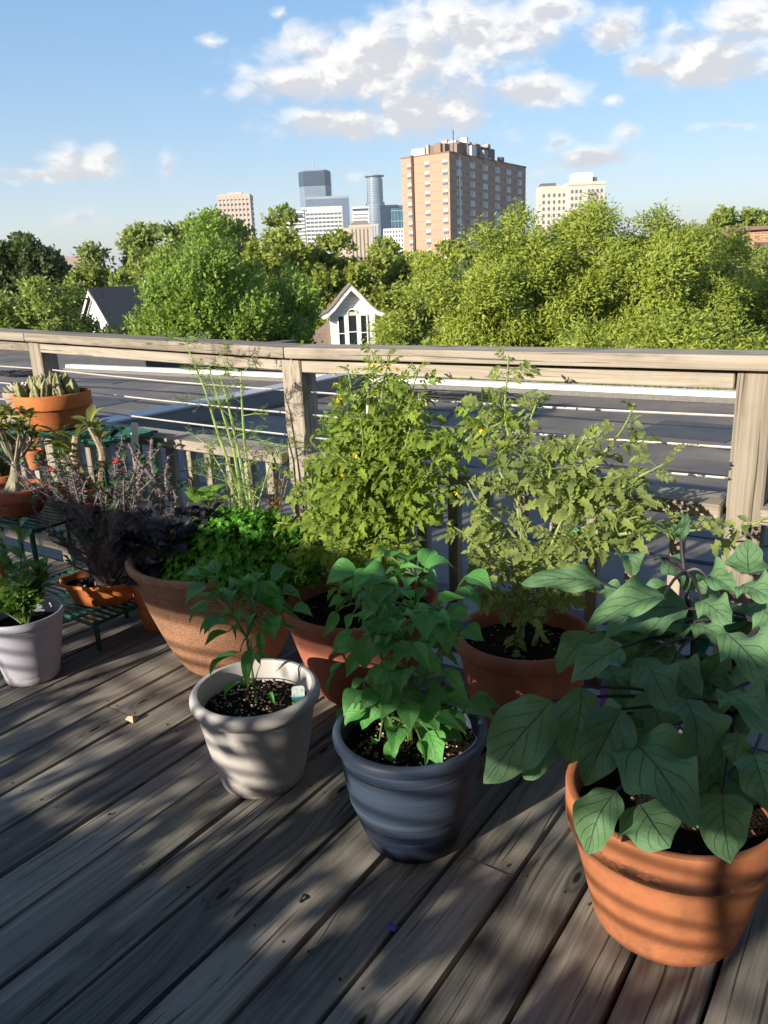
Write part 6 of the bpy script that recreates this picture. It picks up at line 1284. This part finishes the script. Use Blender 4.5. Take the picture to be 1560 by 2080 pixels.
def gridmat(name, wall, glass, cw, ch, fw, fh_, gloss=.25, metal=0.0):
    m, g = mat(name); s = g.sep(g.n('ShaderNodeTexCoord').outputs['Object']); u = g.math('FRACT', g.math('DIVIDE', g.math('ADD', s[0], s[1]), cw)); v = g.math('FRACT', g.math('DIVIDE', s[2], ch))
    k = g.math('MULTIPLY', g.math('LESS_THAN', u, fw), g.math('LESS_THAN', v, fh_)); finish(g, g.mix(k, wall, glass), g.math('SUBTRACT', .8, g.math('MULTIPLY', k, .8 - gloss)), metal=metal); return m
def block(o, name, u0, u1, v0, v1, z0, z1, m): b = MB(); b.box(((u0 + u1) / 2, (v0 + v1) / 2, (z0 + z1) / 2), (u1 - u0, v1 - v0, z1 - z0)); return b.build(name, m, o)
def city(name, label, px, ground=-30, yaw=0.0): o = empty(name, (px[0], px[1], ground), AZ + yaw); tag(o, label, 'skyscraper' if 'tower' in name else 'building'); return o
def bands(o, u0, u1, v0, v1, zs, h, m, name='floor_band'):
    b = MB(); b.box((0, 0, 0), (u1 - u0, v1 - v0, h)); me = b.mesh(name, m, False)
    for z in zs: inst(name, me, o, loc=((u0 + u1) / 2, (v0 + v1) / 2, z))
def fins(o, us, y, z0, z1, w, d, m, name='pier'):
    b = MB(); b.box((0, 0, 0), (w, d, z1 - z0)); me = b.mesh(name, m, False)
    for u in us: inst(name, me, o, loc=(u, y, (z0 + z1) / 2))
GD = -30
G_BLUE = plain('blue grey glass', (.16, .21, .29), .35, 0, .12, .02, spec=.5); G_DARKB = plain('dark blue glass', (.035, .06, .10), .3, 0, .1, .02); G_PALE = plain('pale glass', (.30, .36, .42), .35, 0, .1, .02)
CONC = plain('pale concrete', (.62, .60, .55), .8, 0, .05, .05); TANC = plain('tan stone', (.52, .42, .32), .85, 0, .06, .05); PINK = plain('pinkish stone', (.52, .43, .37), .85, 0, .06, .05); WHITEC = plain('white concrete', (.75, .74, .70), .8, 0, .04, .05)
# tallest glass tower with a dark crown
it = city('glass_tower', 'tallest blue grey glass tower with a dark crown band', (-1096, 1364, 0), GD)
def octo(w, d, ch): return [(-w + ch, -d), (w - ch, -d), (w, -d + ch), (w, d - ch), (w - ch, d), (-w + ch, d), (-w, d - ch), (-w, -d + ch)]
b = MB(); b.prism(octo(32, 28, 11), 0, 242); b.build('shaft', G_BLUE, it)
b = MB(); b.prism(octo(32.4, 28.4, 11), 216, 243.5); b.build('crown', G_DARKB, it)
b = MB(); b.prism(octo(29, 25, 10), 243.5, 246); b.tube([(0, 0, 246), (0, 0, 280)], .6, 5); b.tube([(8, 0, 246), (8, 0, 262)], .4, 5); b.build('mast', G_BLUE, it)
fins(it, [-21 + 3.5 * k for k in range(13)], -28.1, 2, 215, .7, .5, G_PALE, 'mullion')
gb_ = city('glass_block', 'wide blue grey glass block in front of the tallest tower', (-987, 1259, 0), GD, .05); block(gb_, 'wall', -39, 42, -14, 22, 0, 181.5, plain('steel blue glass', (.13, .18, .26), .35, 0, .1, .02)); block(gb_, 'roof_edge', -39.4, 42.4, -14.4, 22.4, 178, 182.5, G_PALE)
fins(gb_, [-36 + 6 * k for k in range(13)], -14.2, 2, 177, .5, .5, G_PALE, 'mullion')
sb_ = city('striped_office', 'white striped office block with rows of dark windows below the glass block', (-871, 1096, 0), GD, .08); block(sb_, 'core', -33, 33, -12, 12, 0, 146, plain('office glass', (.12, .13, .15), .4)); bands(sb_, -33.5, 33.5, -12.6, 12.6, [146 - 6.4 * k for k in range(14)], 3.2, WHITEC); fins(sb_, [-33 + 6.6 * k for k in range(11)], -12.5, 0, 147, 1.0, .8, WHITEC); block(sb_, 'crown_screen', -24, 33.2, -12.8, -11.8, 139, 148, WHITEC)
lw = city('low_white_office', 'low white office building left of the striped one', (-843, 989, 0), GD); block(lw, 'core', -17, 18, -10, 10, 0, 131, plain('office glass', (.16, .17, .19), .4)); bands(lw, -17.4, 18.4, -10.5, 10.5, [133 - 5.2 * k for k in range(10)], 2.8, WHITEC); block(lw, 'sign_panel', 3, 16, -11, -10.6, 124.5, 129, G_DARKB)
cp_ = city('round_crowned_tower', 'slim stone and glass tower with a round top and flat disc crown', (-1027, 1478, 0), GD); b = MB(); b.lathe([(20, 0), (20, 186), (17, 186), (17, 232), (15.5, 232), (15.5, 236), (21, 237.5), (21, 239), (.01, 239.5)], 40); b.build('drum', G_BLUE, cp_, True)
bands_z = [150 + 5 * k for k in range(17)]
b = MB(); [b.lathe([(20.3 if z < 184 else 17.3, z), (20.3 if z < 184 else 17.3, z + 1.2)], 40) for z in bands_z if not 182 < z < 187]; b.build('floor_rings', G_PALE, cp_, True)
block(cp_, 'stone_base', -18, 27, -24, 12, 0, 142, plain('grey stone', (.50, .49, .49), .8)); fins(cp_, [-14 + 6 * k for k in range(7)], -24.1, 5, 138, 1.6, .5, G_BLUE, 'window_strip')
w2 = city('white_slab', 'white slab building with a dark window band, left of the round crowned tower', (-878, 1216, 0), GD); block(w2, 'wall', -15, 15, -9, 9, 0, 154, WHITEC); block(w2, 'window_band', -14, 14, -9.3, -9, 147, 151, G_DARKB); bands(w2, -13, 13, -9.25, 9, [141 - 6 * k for k in range(6)], 2.4, plain('office glass', (.22, .23, .25), .4), 'window_row')
tc_ = city('tan_crowned_building', 'tan stone building with a stepped dark mansard crown', (-645, 890, 0), GD); block(tc_, 'wall', -14, 15, -10, 10, 0, 99, TANC); block(tc_, 'wing', -24, -14, -6, 10, 0, 96, TANC)
b = MB(); b.add([(-13, -9, 99), (14, -9, 99), (14, 9, 99), (-13, 9, 99), (-7, -4, 104.5), (8, -4, 104.5), (8, 4, 104.5), (-7, 4, 104.5)], [(0, 1, 5, 4), (1, 2, 6, 5), (2, 3, 7, 6), (3, 0, 4, 7), (4, 5, 6, 7)]); b.build('mansard', plain('dark mansard', (.20, .16, .14), .8), tc_)
fins(tc_, [-10 + 5 * k for k in range(5)], -10.1, 5, 94, 1.8, .3, plain('tan building window', (.16, .13, .12), .5), 'window_strip'); block(tc_, 'cornice', -14.5, 15.5, -10.6, 10.4, 95.5, 97, TANC)
bg_ = city('blue_glass_office', 'teal blue glass office with a darker left face next to the brick tower', (-388.5, 582, 0), GD, .1); block(bg_, 'wall', -10, 10, -7, 9, 0, 88, plain('teal glass', (.05, .16, .24), .2, 0, .25, .12, spec=.7)); block(bg_, 'dark_bay', -10.3, -2, -7.5, 9.2, 0, 86, G_DARKB); block(bg_, 'roof_edge', -10.4, 5, -7.6, 9.4, 86.5, 88.6, G_DARKB); fins(bg_, [-1 + 2.7 * k for k in range(5)], -7.1, 0, 84, .3, .3, G_PALE, 'mullion'); bands(bg_, -2, 10.1, -7.2, 9, [84 - 8 * k for k in range(5)], .7, G_PALE)
wg = city('white_grid_building', 'low white gridded building at the foot of the blue glass office', (-331.5, 500, 0), GD); block(wg, 'core', -8, 8, -6, 6, 0, 63.5, plain('office glass', (.20, .21, .23), .4)); bands(wg, -8.2, 8.2, -6.3, 6.3, [64 - 3 * k for k in range(6)], 1.6, WHITEC); fins(wg, [-8 + 2 * k for k in range(9)], -6.25, 30, 64, .8, .5, WHITEC)
pk = city('pink_stone_tower', 'pinkish stone office tower with gridded windows above the big elm', (-627, 645.5, 0), GD); block(pk, 'core', -16, 16, -12, 12, 0, 117, plain('office glass', (.13, .11, .11), .4)); bands(pk, -16.5, 16.5, -12.6, 12.6, [118.5 - 5.2 * k for k in range(7)], 2.9, PINK); fins(pk, [-16 + 4 * k for k in range(9)], -12.5, 60, 120, 1.7, .8, PINK); block(pk, 'parapet', -16.6, 16.6, -12.7, 12.7, 116, 121, PINK); block(pk, 'penthouse', -7, 8, -6, 6, 121, 123, PINK)
tn = city('tan_apartment_tower', 'tan and white stepped apartment tower behind the right ash tree', (-151, 391, 0), GD); TN2 = plain('cream concrete', (.55, .51, .44), .8, 0, .05, .1)
block(tn, 'wall', -7, 10, -6, 8, 0, 70.6, TN2); block(tn, 'low_wing', -20, -7, -3, 8, 0, 70.0, TN2); block(tn, 'penthouse', -4, 5, -2, 6, 70.6, 75.4, WHITEC); block(tn, 'roof_box', 1, 7.5, -1, 5, 70.6, 73.4, plain('dark roof box', (.12, .12, .13), .7)); block(tn, 'dark_roof_box', -19, -12, 0, 6, 70, 71.6, plain('dark roof box', (.12, .12, .13), .7)); block(tn, 'parapet', -7.3, 10.3, -6.3, 8.3, 69.6, 71.0, TN2)
bl = MB(); bl.box((0, 0, 0), (3.2, 1.6, 1.1)); bl = bl.mesh('balcony', plain('balcony slab', (.30, .27, .24), .8), False); dk = MB(); dk.box((0, 0, 0), (1.0, .3, 1.5)); dk = dk.mesh('window', PANE, False)
for k in range(6):
    z = 66.8 - 3.0 * k; inst('balcony', bl, tn, loc=(3.2, -6.5, z - .9))
    for u in (-5.6, -3.6, -1.6, 6.4, 8.4): inst('window', dk, tn, loc=(u, -6.0, z))
    inst('window', dk, tn, loc=(2.4, -6.0, z)); inst('window', dk, tn, loc=(4.1, -6.0, z))
    for u in (-18.5, -16, -13.5, -11, -8.8): inst('window', dk, tn, loc=(u, -3.0, z - 1))

# ---- evening haze between the deck and downtown
hz = MB(); hz.box((0, 0, 131), (19600, 19600, 328)); m_h = bpy.data.materials.new('pale haze'); m_h.use_nodes = True; gh_ = NT(m_h.node_tree)
pv_ = gh_.n('ShaderNodeVolumePrincipled'); pv_.inputs['Color'].default_value = (.86, .90, .96, 1); pv_.inputs['Density'].default_value = .00012; pv_.inputs['Anisotropy'].default_value = .2
oo = gh_.n('ShaderNodeOutputMaterial'); gh_.nt.links.new(pv_.outputs[0], oo.inputs['Volume'])
tag(hz.build('haze', m_h), kind='stuff')
